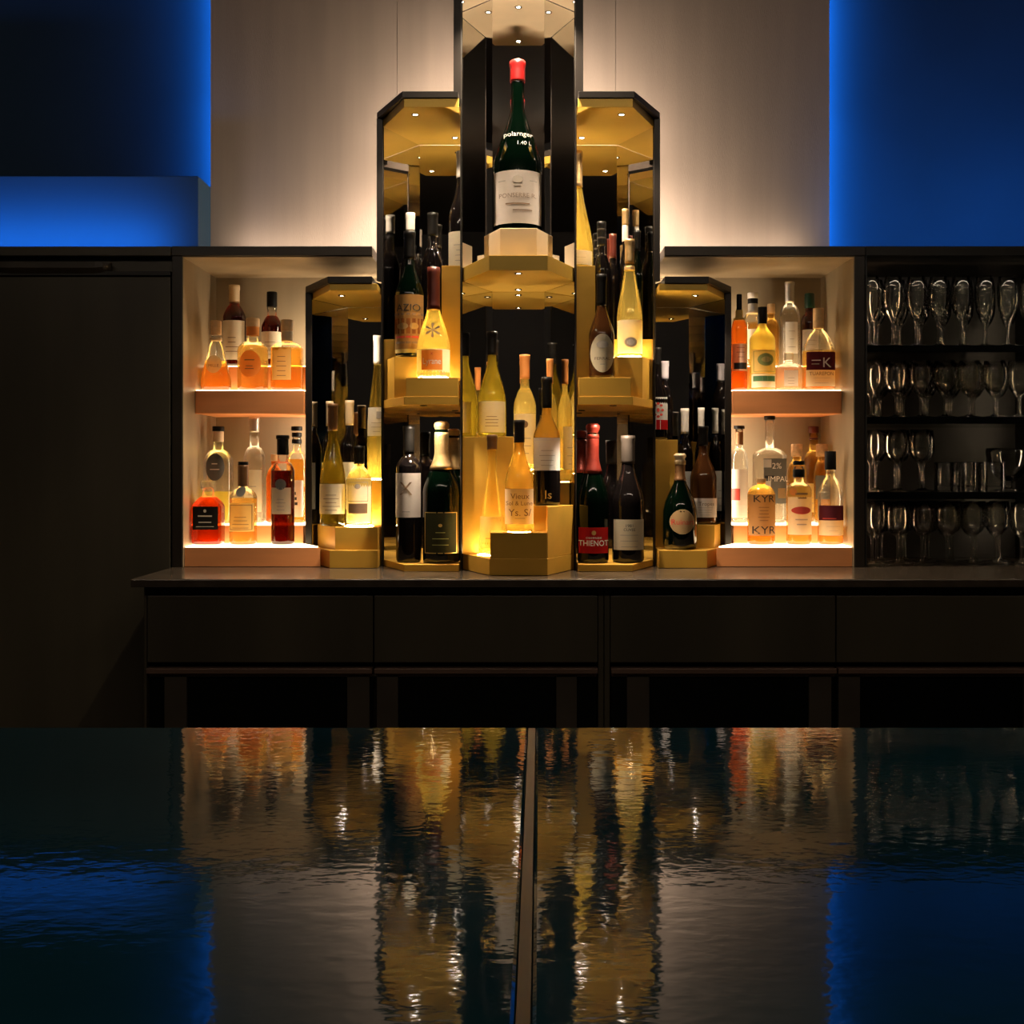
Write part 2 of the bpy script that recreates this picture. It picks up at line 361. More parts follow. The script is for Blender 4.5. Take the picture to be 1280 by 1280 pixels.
# -- centre tower
OC = (0, 2.76, CZ)
ctr = thing('display_tower', 'tallest mirrored display tower in the middle with octagonal gold shelf', 'display case', OC)
def part(name, mat, parent, org, polys, bevel=.0008, label=None):
    mb = MB()
    for poly, a, b in polys: mb.prism(local(poly, org), a - org[2], b - org[2])
    p = mb.build(name, mat, parent, bevel=bevel)
    if label: p['label'] = label
    return p
def panels(name, mat, parent, org, segs):
    for p0, p1, a, b, t in segs:
        mb = MB(); mb.panel((p0[0] - org[0], p0[1] - org[1]), (p1[0] - org[0], p1[1] - org[1]), a - org[2], b - org[2], t)
        mb.build(name, mat, parent)
cz0 = CZ + .0006
octo = [(-.0664, 2.60), (.0664, 2.60), (.1335, 2.757), (.0664, 2.917), (-.0664, 2.917), (-.1335, 2.757)]
panels('mirror_panel', M['mirror'], ctr, OC, [
    ((-.1345, 2.757), (-.0664, 2.920), cz0, zc - .001, .003), ((-.0664, 2.920), (.0664, 2.920), cz0, zc - .001, .003), ((.0664, 2.920), (.1345, 2.757), cz0, zc - .001, .003)])
for s in (-1, 1):
    part('side_frame', M['black'], ctr, OC, [
        (mir([(-.156, 2.752), (-.1375, 2.752), (-.1375, 2.7565), (-.075, 2.926), (-.075, 2.945), (-.095, 2.945), (-.156, 2.79)], s), T_CAP + .0005, zc + .05),
        (mir([(-.1400, 2.750), (-.1365, 2.750), (-.1365, 2.7565), (-.1400, 2.7575)], s), cz0, T_CAP + .0005)])
    panels('outer_mirror', M['mirror'], ctr, OC, [((s * -.1400, 2.758), (s * -.0715, 2.924), cz0, T_SL0 if False else T_CEI, .002 * (1 if s < 0 else -1))])
part('ceiling_panel', M['gold_pale'], ctr, OC, [(octo, zc, zc + .03)])
part('top_cap', M['black'], ctr, OC, [([(-.07, 2.59), (.07, 2.59), (.1375, 2.752), (.0745, 2.945), (-.0745, 2.945), (-.1375, 2.752)], zc + .0302, zc + .05)])
for d_ in (2.635, 2.872): light_fitting(ctr, OC, 0, d_, zc, 20, 100, (0, 2.75, EYE + .48))
CS0, CS1 = EYE + .449, EYE + .4836
part('octagonal_shelf', M['gold_top'], ctr, OC, [(octo, CS0, CS1)])
for d_ in (2.635, 2.875): light_fitting(ctr, OC, 0, d_, CS0, 1.8)
PT = EYE + .562
part('pedestal', M['gold_pale'], ctr, OC, [([(-.0427, 2.68), (.0427, 2.68), (.083, 2.776), (.0427, 2.872), (-.0427, 2.872), (-.083, 2.776)], CS1 + .0002, PT)])
CB = EYE - .2063
part('base_step', M['gold'], ctr, OC, [(octo, cz0, CB)])
F5 = EYE - .1473; F4 = EYE - .0889; F1 = EYE + .0757; F3 = EYE - .014; F7 = EYE - .035
part('riser', M['gold'], ctr, OC, [([(-.0640, 2.6005), (.0655, 2.6005), (.0655, 2.678), (-.0640, 2.678)], CB + .0002, F5)])
part('riser', M['gold'], ctr, OC, [([(.0360, 2.6985), (.0664, 2.6985), (.0664, 2.6025), (.1330, 2.757), (.1320, 2.764), (.0360, 2.774)], CB + .0002, F4)])
part('riser', M['gold'], ctr, OC, [([(-.1325, 2.7625), (-.0120, 2.7625), (-.0120, 2.916), (-.0690, 2.916)], CB + .0002, F1)])
part('riser', M['gold'], ctr, OC, [([(-.0115, 2.790), (.0445, 2.790), (.0445, 2.916), (-.0115, 2.916)], CB + .0002, F3)])
part('riser', M['gold'], ctr, OC, [([(.0450, 2.776), (.1240, 2.776), (.0680, 2.916), (.0450, 2.916)], CB + .0002, F7)])

# -- middle-height towers
FT1, FT2, FT3, FT4 = EYE + .2138, EYE + .2707, EYE + .322, EYE + .4954
TB = EYE - .228
def tall_tower(s, label):
    org = (s * .24, 2.86, CZ)
    o = thing('display_tower', label, 'display case', org)
    inner = [(-.1405, 2.70), (-.27, 2.70), (-.3375, 2.858), (-.262, 3.017), (-.078, 3.017), (-.078, 2.926), (-.1430, 2.7575)]
    outer = [(-.1600, 2.7495), (-.1418, 2.7495), (-.1418, 2.694), (-.2735, 2.694), (-.3535, 2.857), (-.2755, 3.040), (-.0960, 3.040), (-.0960, 2.9475), (-.1575, 2.79)]
    k = 1 if s > 0 else -1
    panels('mirror_panel', M['mirror'], o, org, [
        ((s * -.3385, 2.858), (s * -.262, 3.020), cz0, T_CEI - .0005, .003 * -k), ((s * -.262, 3.020), (s * -.078, 3.020), cz0, T_CEI - .0005, .003 * -k)][::1] if False else [
        ((-s * -.3385, 2.858), (-s * -.262, 3.020), cz0, T_CEI - .0005, .003 * k * (1)), ((-s * -.262, 3.020), (-s * -.078, 3.020), cz0, T_CEI - .0005, .003 * k)])
    side = -s
    part('side_frame', M['black'], o, org, [
        (mir([(-.3535, 2.853), (-.3385, 2.853), (-.3385, 2.8575), (-.266, 3.0255), (-.274, 3.040), (-.2755, 3.040), (-.3535, 2.857)], side), S_CAP + .0005, T_CEI + .0206),
        (mir([(-.3420, 2.851), (-.3383, 2.851), (-.3383, 2.8575), (-.3420, 2.8585)], side), cz0, S_CAP + .0005)])
    panels('outer_mirror', M['mirror'], o, org, [((side * -.3422, 2.860), (side * -.2680, 3.025), cz0, S_CEI, .002 * (1 if side < 0 else -1))])
    part('top_cap', M['black'], o, org, [(mir(outer, side), T_CEI + .0208, T_CAP)])
    part('ceiling_panel', M['gold_top'], o, org, [(mir(inner, side), T_CEI, T_CEI + .0206)])
    for x, y in ((-.2485, 2.755), (-.163, 2.948)): light_fitting(o, org, side * x, y, T_CEI, 3.2)
    part('shelf', M['gold'], o, org, [(mir(inner, side), T_SL0, T_SL1)])
    for x, y in ((-.225, 2.716), (-.163, 2.95)): light_fitting(o, org, side * x, y, T_SL0, 2.8 if y < 2.8 else 1.8)
    part('base_step', M['gold'], o, org, [(mir(inner, side), cz0, TB)])
    z = T_SL1 + .0002
    R = lambda n, poly, zt: part('riser', M['gold'], o, org, [(mir(poly, side), z, zt)])
    R(1, [(-.266, 2.7025), (-.1420, 2.7025), (-.1440, 2.7585), (-.1520, 2.783), (-.266, 2.783)], FT1)
    R(2, [(-.302, 2.7855), (-.2030, 2.7855), (-.2030, 2.860), (-.330, 2.860)], FT2)
    R(3, [(-.3355, 2.8625), (-.1900, 2.8625), (-.1900, 3.016), (-.2640, 3.016)], FT3)
    R(4, [(-.1880, 2.800), (-.1290, 2.800), (-.0800, 2.928), (-.0800, 3.016), (-.1880, 3.016)], FT4)
    return o
tall_tower(-1, 'middle-height mirrored display tower left of the centre, cut upper left corner')
tall_tower(1, 'middle-height mirrored display tower right of the centre, cut upper right corner')
# -- short outer towers
SBT = EYE - .201
def short_tower(side, label):
    org = (side * .43, 2.94, CZ); s = -side
    o = thing('display_tower', label, 'display case', org)
    side = -side
    inner = [(-.3435, 2.79), (-.4604, 2.79), (-.5290, 2.94), (-.4604, 3.087), (-.2700, 3.087), (-.2700, 3.030), (-.3450, 2.862)]
    outer = [(-.3565, 2.784), (-.4640, 2.784), (-.5465, 2.939), (-.4720, 3.100), (-.2900, 3.100), (-.2900, 3.043), (-.3565, 2.870)]
    t = .003 * (1 if side < 0 else -1)
    panels('mirror_panel', M['mirror'], o, org, [
        ((side * .5300, 2.94), (side * .4604, 3.090), cz0, S_CEI - .0005, t), ((side * .4604, 3.090), (side * .2700, 3.090), cz0, S_CEI - .0005, t)] if False else [
        ((side * -.5300, 2.94), (side * -.4604, 3.090), cz0, S_CEI - .0005, .003 * (1 if side > 0 else -1)), ((side * -.4604, 3.090), (side * -.2700, 3.090), cz0, S_CEI - .0005, .003 * (1 if side > 0 else -1))])
    part('side_frame', M['black'], o, org, [
        (mir([(-.5465, 2.935), (-.5305, 2.935), (-.5305, 2.9395), (-.4645, 3.0945), (-.4645, 3.100), (-.4720, 3.100), (-.5465, 2.945)], side), cz0, S_CEI + .0166)])
    part('top_cap', M['black'], o, org, [(mir(outer, side), S_CEI + .0168, S_CAP)])
    part('ceiling_panel', M['gold_top'], o, org, [(mir(inner, side), S_CEI, S_CEI + .0166)])
    light_fitting(o, org, side * -.443, 2.867, S_CEI, 2.0)
    part('base_step', M['gold'], o, org, [(mir(inner, side), cz0, SBT)])
    return o, org, side
F_S1 = EYE - .1457; F_S5 = EYE - .03
o, org, sd_ = short_tower(-1, 'short mirrored display tower at the left beside the left niche')
def sriser(o, org, poly, zt): part('riser', M['gold'], o, org, [(poly, SBT + .0002, zt)])
sriser(o, org, [(-.346, 2.815), (-.451, 2.815), (-.518, 2.95), (-.462, 3.070), (-.402, 3.080), (-.402, 2.899), (-.346, 2.899)], F_S1)
sriser(o, org, [(-.4015, 2.900), (-.333, 2.900), (-.278, 3.028), (-.278, 3.084), (-.4015, 3.084)], F_S5)
o2, org2, sd2 = short_tower(1, 'short mirrored display tower at the right beside the right niche')
F_Q3 = EYE + .0714; F_Q2 = EYE - .1435
sriser(o2, org2, [(.333, 2.900), (.404, 2.900), (.404, 3.084), (.278, 3.084), (.278, 3.028)], F_Q3)
sriser(o2, org2, [(.448, 2.872), (.4930, 2.872), (.5200, 2.945), (.4600, 3.076), (.405, 3.076), (.405, 2.905), (.448, 2.905)], F_Q2)

area('ceiling_fill_light', (0, 2.900, CS1 + .012), (.09, .008), 18, WARM2, (0, -.1, 1))  # unseen fill behind the pedestal, added to lift the centre ceiling
for s in (-1, 1):
    area('ceiling_fill_light', (s * .225, 3.005, FT3 + .012), (.06, .008), 1.0, WARM, (0, -.1, 1))  # added fills behind the bottles, brightening the gold tower ceilings
    area('ceiling_fill_light', (s * .13, 3.008, FT4 + .012), (.05, .008), .8, WARM, (0, -.1, 1))
area('ceiling_fill_light', (.016, 2.910, F3 + .012), (.04, .006), .9, WARM, (0, -.1, 1))  # added fills on the back risers, brightening the octagonal shelf's underside
area('ceiling_fill_light', (-.045, 2.910, F1 + .012), (.03, .006), .7, WARM, (0, -.1, 1))
# light strips on the backs of the towers, washing the wall
for s in (-1, 1):
    area('warm_strip_lamp', (s * .318, 3.00, EYE + .63), (.012, .26), 1.35, WARM3, (s * .55, .8, 0))
    area('warm_strip_lamp', (s * .21, 3.055, T_CAP - .012), (.22, .012), .75, WARM3, (0, .75, .65))
    area('warm_strip_lamp', (s * .112, 2.953, EYE + 1.02), (.012, .24), .75, WARM3, (s * .45, .85, 0))
    area('warm_strip_lamp', (s * .517, 3.03, EYE + .12), (.010, .58), 1.9, WARM2, (s * .75, .65, 0))
    area('warm_strip_lamp', (s * .40, 3.105, S_CAP - .01), (.10, .010), .25, WARM2, (0, .5, .85))

# ------------------------------------------------------------------ lettering
_txt = {}
def text_geo(s):
    """outline letters as flat geometry: cap height 1, centred in x"""
    if s in _txt: return _txt[s]
    cu = bpy.data.curves.new('t', 'FONT'); cu.body = s; cu.size = 1.4; cu.align_x = 'CENTER'; cu.resolution_u = 3
    ob = bpy.data.objects.new('t', cu); col.objects.link(ob)
    dg = bpy.context.evaluated_depsgraph_get(); me = bpy.data.meshes.new_from_object(ob.evaluated_get(dg))
    bm = bmesh.new(); bm.from_mesh(me)
    bmesh.ops.triangulate(bm, faces=bm.faces)
    vs = [(v.co.x, v.co.y) for v in bm.verts]; fs = [[v.index for v in f_.verts] for f_ in bm.faces]
    bm.free(); bpy.data.meshes.remove(me); bpy.data.objects.remove(ob); bpy.data.curves.remove(cu)
    _txt[s] = (vs, fs); return _txt[s]

# ------------------------------------------------------------------ bottles
def profile(H, R, a, b, nr, shape, lip=True, ztop=None):
    rn = R * nr; zt = ztop or H
    p = [(0, .004 * 1), (R * .55, .003), (R * .80, .0), (R * .93, .0015), (R * .985, .005), (R, .010)]
    if isinstance(shape, list):
        p = p[:4] + [(R * x, H * y) for x, y in shape]
    else:
        for i in range(1, 5): p.append((R, .010 + (a * H - .010) * i / 4))
        n = 12
        for i in range(1, n + 1):
            t = i / n; sm = t * t * (3 - 2 * t); rd = 1 - sqrt(max(0, 1 - t * t))
            fct = {'S': sm, 'B': .55 * rd + .45 * sm, 'R': .85 * rd + .15 * sm, 'G': .5 * sm + .5 * t, 'L': t, 'C': 1 - (1 - t) ** 1.6 * (1 - .0 * t)}[shape]
            p.append((R + (rn - R) * fct, H * (a + (b - a) * t)))
    p.append((rn, (H * b + zt) / 2) if not isinstance(shape, list) else (rn, p[-1][1] + (zt - p[-1][1]) * .5))
    if lip: p += [(rn, zt - .012), (rn * 1.09, zt - .0105), (rn * 1.09, zt - .003), (rn * 1.05, zt)]
    else: p += [(rn, zt - .001)]
    p += [(0, zt)]
    return p
def rad(prof, z):
    for (r0, z0), (r1, z1) in zip(prof[3:], prof[4:]):
        if z0 <= z <= z1 and z1 > z0: return r0 + (r1 - r0) * (z - z0) / (z1 - z0)
    return prof[5][0]
DISC = []
ALLB = []
def bottle(name, label, cx, top, w, d, z, a=.55, b=.72, nr=.36, shape='S', glass='g_black', fill=None, caps=(), labels=(), sq=None, lit=False, cat='bottle', lip=True, ztop=1., rot=0.):
    x = PX(cx, d); H = PZ(top, d) - z; R = w / 2 * d / F; zb = z + .0008
    H -= .0008
    o = thing(name, label, cat, (x, d, zb)); o.rotation_euler = (0, 0, rot)
    ALLB.append((label, x, d, R, zb, H))
    prof = profile(H, R, a, b, nr, shape, lip, H * ztop)
    rn = R * nr
    n_, k_ = sq or (2, 1)
    def wgt(r): return max(0, min(1, (r - rn) / (R - rn) * 1.4)) if sq else 0
    def shp(r, th):
        w_ = wgt(r); n = 2 + (n_ - 2) * w_; k = 1 + (k_ - 1) * w_; c, s_ = cos(th), sin(th)
        return (r * math.copysign(abs(c) ** (2 / n), c), k * r * math.copysign(abs(s_) ** (2 / n), s_))
    def surf(xx, z, off):
        r = rad(prof, z) ; w_ = wgt(r); n = 2 + (n_ - 2) * w_; k = 1 + (k_ - 1) * w_
        c = min(1, abs(xx) / r) ; sn = (max(0, 1 - c ** n)) ** (1 / n)
        px_, py_ = xx, -k * r * sn
        l = sqrt(px_ * px_ + py_ * py_) or 1
        return (px_ * (1 + off / l), py_ * (1 + off / l), z)
    mats = [M[glass]]; mi = 0
    if fill: mats = [M[glass], M[fill[0]]]; fz = fill[1] * H; mi = lambda z0, z1: 1 if (z0 + z1) / 2 < fz else 0
    MB().lathe(prof, 36 if sq else 30, shape=shp, mi=mi).build('glass_body', mats, o, True)
    for cp in caps:
        kind, z0, z1, mat, sc_ = cp[:5]
        if kind == 'foil':           # follows the neck
            zs = [z0 + (z1 - z0) * i / 9 for i in range(10)]
            pr = [(0, z1 * H + .0012)]; ring = [(rad(prof, min(zz * H, H * ztop - .001)) * sc_ + .0004, zz * H) for zz in zs]
            ring[-1] = (ring[-2][0] * .97, z1 * H + .0008)
            MB().lathe([(0, ring[0][1])] + ring + pr, 24).build(cp[5] if len(cp) > 5 else 'capsule', M[mat], o, True)
        elif kind == 'cap':          # plain cylinder, rounded edge; sc_ = radius / R
            r = R * sc_; za, zb_ = z0 * H, z1 * H
            MB().lathe([(0, za), (r * .97, za), (r, za + .0012), (r, zb_ - .0016), (r * .93, zb_), (0, zb_)], 24).build(cp[5] if len(cp) > 5 else 'cap', M[mat], o, True)
        elif kind == 'knob':         # champagne cork under foil: collar then bulb
            r = R * sc_; za, zb_ = z0 * H, z1 * H; h = zb_ - za
            MB().lathe([(0, za), (r * .92, za), (r * 1.02, za + h * .12), (r * .84, za + h * .30), (r * .86, za + h * .45), (r * 1.08, za + h * .66), (r * 1.08, za + h * .84), (r * .8, zb_), (0, zb_ + .001)], 24).build(cp[5] if len(cp) > 5 else 'cork_foil', M[mat], o, True)
    for lb in labels:
        z0, z1, hw, mat = lb[:4]; opt = lb[4] if len(lb) > 4 else {}
        za, zb_ = z0 * H, z1 * H; W = hw * R; oval = opt.get('oval'); x_off = opt.get('x', 0) * R
        def grid(mb, xa, xb, z_lo, z_hi, off, mi, nx=14, nz=4, ov=False):
            vs = []; fs = []
            for i in range(nx + 1):
                t = i / nx
                ph = -1 + 2 * t
                ph = sin(ph * pi / 2)                 # denser at the edges
                xx = (xa + xb) / 2 + (xb - xa) / 2 * ph
                zl, zh = z_lo, z_hi
                if ov: hgt = sqrt(max(0, 1 - ph * ph)); zm = (z_lo + z_hi) / 2; zl, zh = zm - (zm - z_lo) * hgt - 1e-5, zm + (z_hi - zm) * hgt + 1e-5
                for j in range(nz + 1): vs.append(surf(xx, zl + (zh - zl) * j / nz, off))
            for i in range(nx):
                for j in range(nz): q = i * (nz + 1) + j; fs.append([q, q + nz + 1, q + nz + 2, q + 1])
            mb.add(vs, fs, mi)
        mb = MB(); grid(mb, x_off - W, x_off + W, za, zb_, .0005, 0, ov=oval)
        ms = [M[mat]]
        for pr in opt.get('print', ()):
            u0, u1, v0, v1, im = pr[:5]
            if M[im] not in ms: ms.append(M[im])
            grid(mb, x_off + W * u0, x_off + W * u1, za + (zb_ - za) * v0, za + (zb_ - za) * v1, .0009, ms.index(M[im]), 8, 2, ov=len(pr) > 5)
        L = mb.build(opt.get('name', 'label'), ms, o, True)
        for tx in opt.get('text', ()):
            s_, u, v, hgt, im = tx[:5]; sx = tx[5] if len(tx) > 5 else 1.
            vs, fs = text_geo(s_); h = hgt * (zb_ - za)
            pts = [surf(max(-.985 * R, min(.985 * R, x_off + W * u + px * h * sx)), za + (zb_ - za) * v + (py - .5) * h, .0013) for px, py in vs]
            MB().add(pts, fs).build('lettering', M[im], L)
    if lit: DISC.append((x, d, z, R * lit))
    return o

LINES = [(-.55, .55, .30, .33, 'i_grey'), (-.4, .4, .22, .25, 'i_grey'), (-.3, .3, .12, .15, 'i_grey')]
def lines(n=3, v0=.12, v1=.5, w=.6, ink='i_grey', seed=1):
    r = random.Random(seed); out = []
    for i in range(n):
        v = v0 + (v1 - v0) * i / max(1, n - 1); ww = w * r.uniform(.55, 1)
        out.append((-ww, ww, v, v + .017, ink))
    return out
def box_frame(ink='i_grey', m=.88, lo=.06, hi=.94):
    return [(-m, m, lo, lo + .018, ink), (-m, m, hi - .018, hi, ink), (-m, -m + .04, lo, hi, ink), (m - .04, m, lo, hi, ink)]

# --- left niche, upper shelf
dF, dR = 2.973, 3.076
bottle('decanter_bottle', 'squat pear-shaped amber decanter at the left end of the left upper shelf', 270, 401, 37, dF, ST, nr=.30, glass='thin', fill=('l_amber', .40),
       shape=[(1, .06), (1, .14), (.90, .26), (.70, .42), (.56, .54), (.50, .60), (.47, .64), (.36, .68), (.30, .72)], caps=[('cap', .80, 1., 'c_tan', .36, 'stopper'), ('cap', .71, .76, 'c_beige', .40, 'collar')], ztop=.86, lip=False,
       labels=[(.24, .50, .52, 'p_cream', {'oval': 1, 'text': [('MILLE', 0, .42, .16, 'i_brown')]})], sq=(2.4, .8))
bottle('spirit_bottle', 'tall dark red bottle with cream label behind the squat decanter', 293, 357, 28, dR, SR, a=.60, b=.76, nr=.42, shape='B', glass='l_dark',
       caps=[('foil', .80, 1., 'c_beige', 1.06), ('cap', .78, .80, 'c_brown', .46, 'ring')], labels=[(.08, .56, .96, 'p_cream', {'print': lines(4, .2, .55, .6, 'i_brown', 2)})])
bottle('spirit_bottle', 'short round clear bottle with a large round orange label on the left upper shelf', 316, 398, 38, dF, ST, a=.55, b=.68, nr=.38, shape='R', glass='thin', fill=('l_honey', .62),
       caps=[('foil', .76, .88, 'p_orange', 1.05, 'neck_band'), ('cap', .88, 1., 'c_tan', .44, 'cork_stopper')], ztop=.9, lip=False, labels=[(.17, .54, .70, 'p_orange', {'oval': 1, 'print': [(-.4, .4, .3, .33, 'i_brown'), (-.3, .3, .4, .43, 'i_brown'), (-.45, .45, .62, .66, 'i_brown')]})])
bottle('spirit_bottle', 'dark red spirit bottle with tall black cap behind the orange-labelled one', 340, 365, 26, dR, SR, a=.52, b=.68, nr=.44, shape='B', glass='thin', fill=('l_dark', .70),
       caps=[('cap', .80, 1., 'c_black', .50)], ztop=.82, labels=[(.10, .46, .95, 'p_cream', {'print': lines(4, .15, .6, .6, 'i_brown', 3)})])
bottle('spirit_bottle', 'square-shouldered amber bottle with wooden stopper, right end of left upper shelf', 359, 400, 38, dF, ST, a=.58, b=.68, nr=.36, shape='R', glass='thin', fill=('l_amber', .60), sq=(5, .8),
       caps=[('cap', .84, 1., 'c_tan', .40, 'wooden_stopper'), ('foil', .70, .84, 'c_beige', 1.04, 'neck_band')], ztop=.86, lip=False, labels=[(.14, .60, .62, 'p_yellow', {'x': -.22, 'print': lines(5, .12, .7, .7, 'i_brown', 4)})])
# --- left niche, lower
dF, dR = 2.900, 3.046
bottle('spirit_bottle', 'clear round-shouldered bottle with dark label and black-topped cork, left niche back step', 273, 533, 37, 2.996, NR, a=.62, b=.76, nr=.34, shape='R', glass='thin', fill=('l_yellow', .30),
       caps=[('cap', .95, 1., 'c_black', .40), ('cap', .84, .95, 'c_beige', .36, 'cork'), ], ztop=.88, lip=False, labels=[(.44, .72, .62, 'p_grey', {'oval': 1, 'print': [(-.3, .3, .6, .64, 'i_white'), (-.5, .5, .4, .43, 'i_white')]})])
bottle('vodka_bottle', 'tall frosted clear bottle with long neck in the middle of the left back step', 318, 521.8, 27, dR, NR, a=.58, b=.72, nr=.42, shape='R', glass='l_clear',
       caps=[('foil', .86, 1., 'c_silver', 1.08)], labels=[(.10, .50, .80, 'p_cream', {'print': lines(3, .2, .6, .5, 'i_grey', 5)})])
bottle('spirit_bottle', 'orange bottle half hidden between the tall clear and dark brown bottles', 343.5, 568, 21, dR, NR, a=.66, b=.82, nr=.4, shape='B', glass='l_orange', caps=[('cap', .90, 1., 'c_tan', .46)], ztop=.92)
bottle('spirit_bottle', 'amber bottle with black banded cap at the right end of left back step', 371, 533, 24, dR, NR, a=.62, b=.74, nr=.44, shape='R', glass='thin', fill=('l_amber', .66), sq=(4, .9),
       caps=[('cap', .955, 1., 'c_black', .58), ('cap', .89, .935, 'c_black', .52, 'band'), ('cap', .82, .865, 'c_black', .52, 'band')], ztop=.93, lip=False, labels=[(.06, .44, .80, 'p_pink', {'print': [(-.5, .1, .60, .68, 'i_black'), (-.5, .2, .46, .54, 'i_black'), (-.4, .3, .32, .4, 'i_black')]})])
bottle('spirit_bottle', 'square red amber decanter bottle with black label, left niche front row', 260.5, 601, 37, dF, NB, a=.58, b=.76, nr=.40, shape='B', glass='thin', fill=('l_red', .74), sq=(5, .85),
       caps=[('cap', .88, 1., 'l_clear', .52, 'glass_stopper')], ztop=.90, lip=False, labels=[(.24, .60, .84, 'p_black', {'print': [(-.5, .5, .3, .34, 'i_grey'), (-.7, .7, .12, .14, 'i_grey'), (-.55, .55, .56, .62, 'i_grey'), (-.12, .12, .74, .88, 'i_grey', 1)]})])
bottle('spirit_bottle', 'clear bottle with gold capsule and yellow label, middle of left front row', 304, 577, 34, dF, NB, a=.56, b=.68, nr=.34, shape='R', glass='thin', fill=('l_honey', .56),
       caps=[('foil', .70, .955, 'c_brown', 1.12), ('cap', .955, 1., 'c_black', .38)], lip=False, labels=[(.16, .50, .90, 'p_yellow', {'print': lines(4, .12, .5, .7, 'i_brown', 6) + box_frame('i_brown')}), (.58, .70, .34, 'p_grey', {'oval': 1, 'name': 'seal'})])
bottle('cognac_bottle', 'dark brown cognac bottle with black cap and cream label, right of left front row', 353.5, 544, 29, dF, NB, a=.66, b=.76, nr=.42, shape='R', glass='thin', fill=('l_dark', .68),
       caps=[('cap', .82, .985, 'c_black', .50), ('cap', .965, 1., 'c_black', .58, 'cap_top')], ztop=.84, lip=False, labels=[(.28, .52, .80, 'p_cream', {'print': lines(4, .15, .55, .6, 'i_grey', 7)}), (.50, .60, .46, 'p_grey', {'oval': 1, 'name': 'seal'})])
# --- short left tower
bottle('wine_bottle', 'olive sloping wine bottle with cream label at the left in the short left tower', 416, 505, 32, 2.87, F_S1, a=.38, b=.76, nr=.34, shape='G', glass='g_olive',
       caps=[('foil', .78, 1., 'c_brown', 1.06)], labels=[(.10, .345, .97, 'p_cream', {'print': lines(5, .12, .62, .7, 'i_brown', 8)})])
bottle('wine_bottle', 'small pale yellow bottle with white label glowing in the short left tower', 449, 558, 32, 2.86, F_S1, a=.56, b=.74, nr=.38, shape='B', glass='g_pale', lit=1.12,
       caps=[('foil', .78, 1., 'c_black', 1.06)], labels=[(.04, .60, .95, 'p_white', {'print': [(-.75, .75, .22, .44, 'i_brown')] + box_frame('i_grey', .8, .48, .92) + [(-.25, .25, .76, .88, 'i_grey', 1)]})])
bottle('wine_bottle', 'dark wine bottle with beige capsule behind the olive one in the short left tower', 412, 502, 19, 2.968, F_S1, a=.60, b=.74, nr=.42, shape='B', caps=[('foil', .80, 1., 'c_beige', 1.08)], labels=[(.12, .50, .95, 'p_white', {'print': lines(3, .2, .6)})])
bottle('wine_bottle', 'dark wine bottle with beige capsule behind the small glowing bottle', 437, 501, 23, 2.975, F_S1, a=.60, b=.74, nr=.42, shape='B', caps=[('foil', .80, 1., 'c_beige', 1.08)], labels=[(.12, .50, .95, 'p_white', {'print': lines(3, .2, .6)})])
bottle('wine_bottle', 'tall slender golden bottle with white label at the right in the short left tower', 472, 420, 26, 2.955, F_S5, a=.36, b=.80, nr=.36, shape='G', glass='g_gold', lit=1.1,
       caps=[('foil', .80, 1., 'c_white', 1.06)], labels=[(.30, .50, .90, 'p_white', {'print': lines(3, .15, .45) + [(.0, .5, .6, .85, 'i_grey')]})])
# --- middle-height left tower, top shelf
bottle('rose_bottle', 'flared golden bottle with dark capsule and orange-centred label in the left middle tower', 542, 335, 41.5, 2.7425, FT1, a=.30, b=.66, nr=.34, shape='G', glass='g_gold', lit=.97,
       caps=[('foil', .62, 1., 'c_wine', 1.08)], labels=[(.015, .255, .985, 'p_white', {'print': [(-.66, .58, .22, .96, 'p_orange'), (-.75, -.55, .06, .10, 'i_grey'), (.5, .75, .06, .10, 'i_grey')], 'text': [('Lyrane', -.04, .55, .24, 'i_white', .74), ('x', -.04, .84, .14, 'i_red')]}), (.36, .46, .30, 'thin', {'name': 'emblem', 'text': [('*', 0, .2, 2.2, 'i_brown')]})])
bottle('wine_bottle', 'dark bottle with tan and brown banded label behind the flared golden one', 512, 290, 36, 2.822, FT2, a=.50, b=.74, nr=.36, shape='G', glass='g_green',
       caps=[('foil', .78, 1., 'c_black', 1.06)], labels=[(.06, .49, .97, 'p_tan', {'print': [(-1, 1, .62, .66, 'i_brown'), (-1, 1, .28, .56, 'p_brown'), (-.8, .0, .36, .48, 'c_gold', 1), (.1, .7, .36, .48, 'c_gold', 1), (-.9, .9, .20, .24, 'i_red'), (-.9, .9, .10, .14, 'i_brown')], 'text': [('AZIO', 0, .76, .13, 'i_black')]}), (.03, .06, .96, 'p_yellow', {'name': 'lower_band'})])
bottle('wine_bottle', 'black bottle with tall white capsule at the back left of the left middle tower', 513, 267, 24, 2.915, FT3, a=.56, b=.72, nr=.42, shape='B', caps=[('foil', .86, 1., 'c_white', 1.08)])
bottle('wine_bottle', 'black bottle without visible label at the back of the left middle tower', 541, 267, 30, 2.945, FT3, a=.56, b=.74, nr=.40, shape='B', caps=[('foil', .82, 1., 'c_black', 1.06)])
bottle('wine_bottle', 'black bottle with large cream label on the highest step of the left middle tower', 577, 190, 33, 2.875, FT4, a=.42, b=.72, nr=.36, shape='G', caps=[('foil', .78, 1., 'c_white', 1.06)], labels=[(.02, .31, .96, 'p_cream', {'print': lines(4, .15, .6, .6, 'i_grey', 9)})])
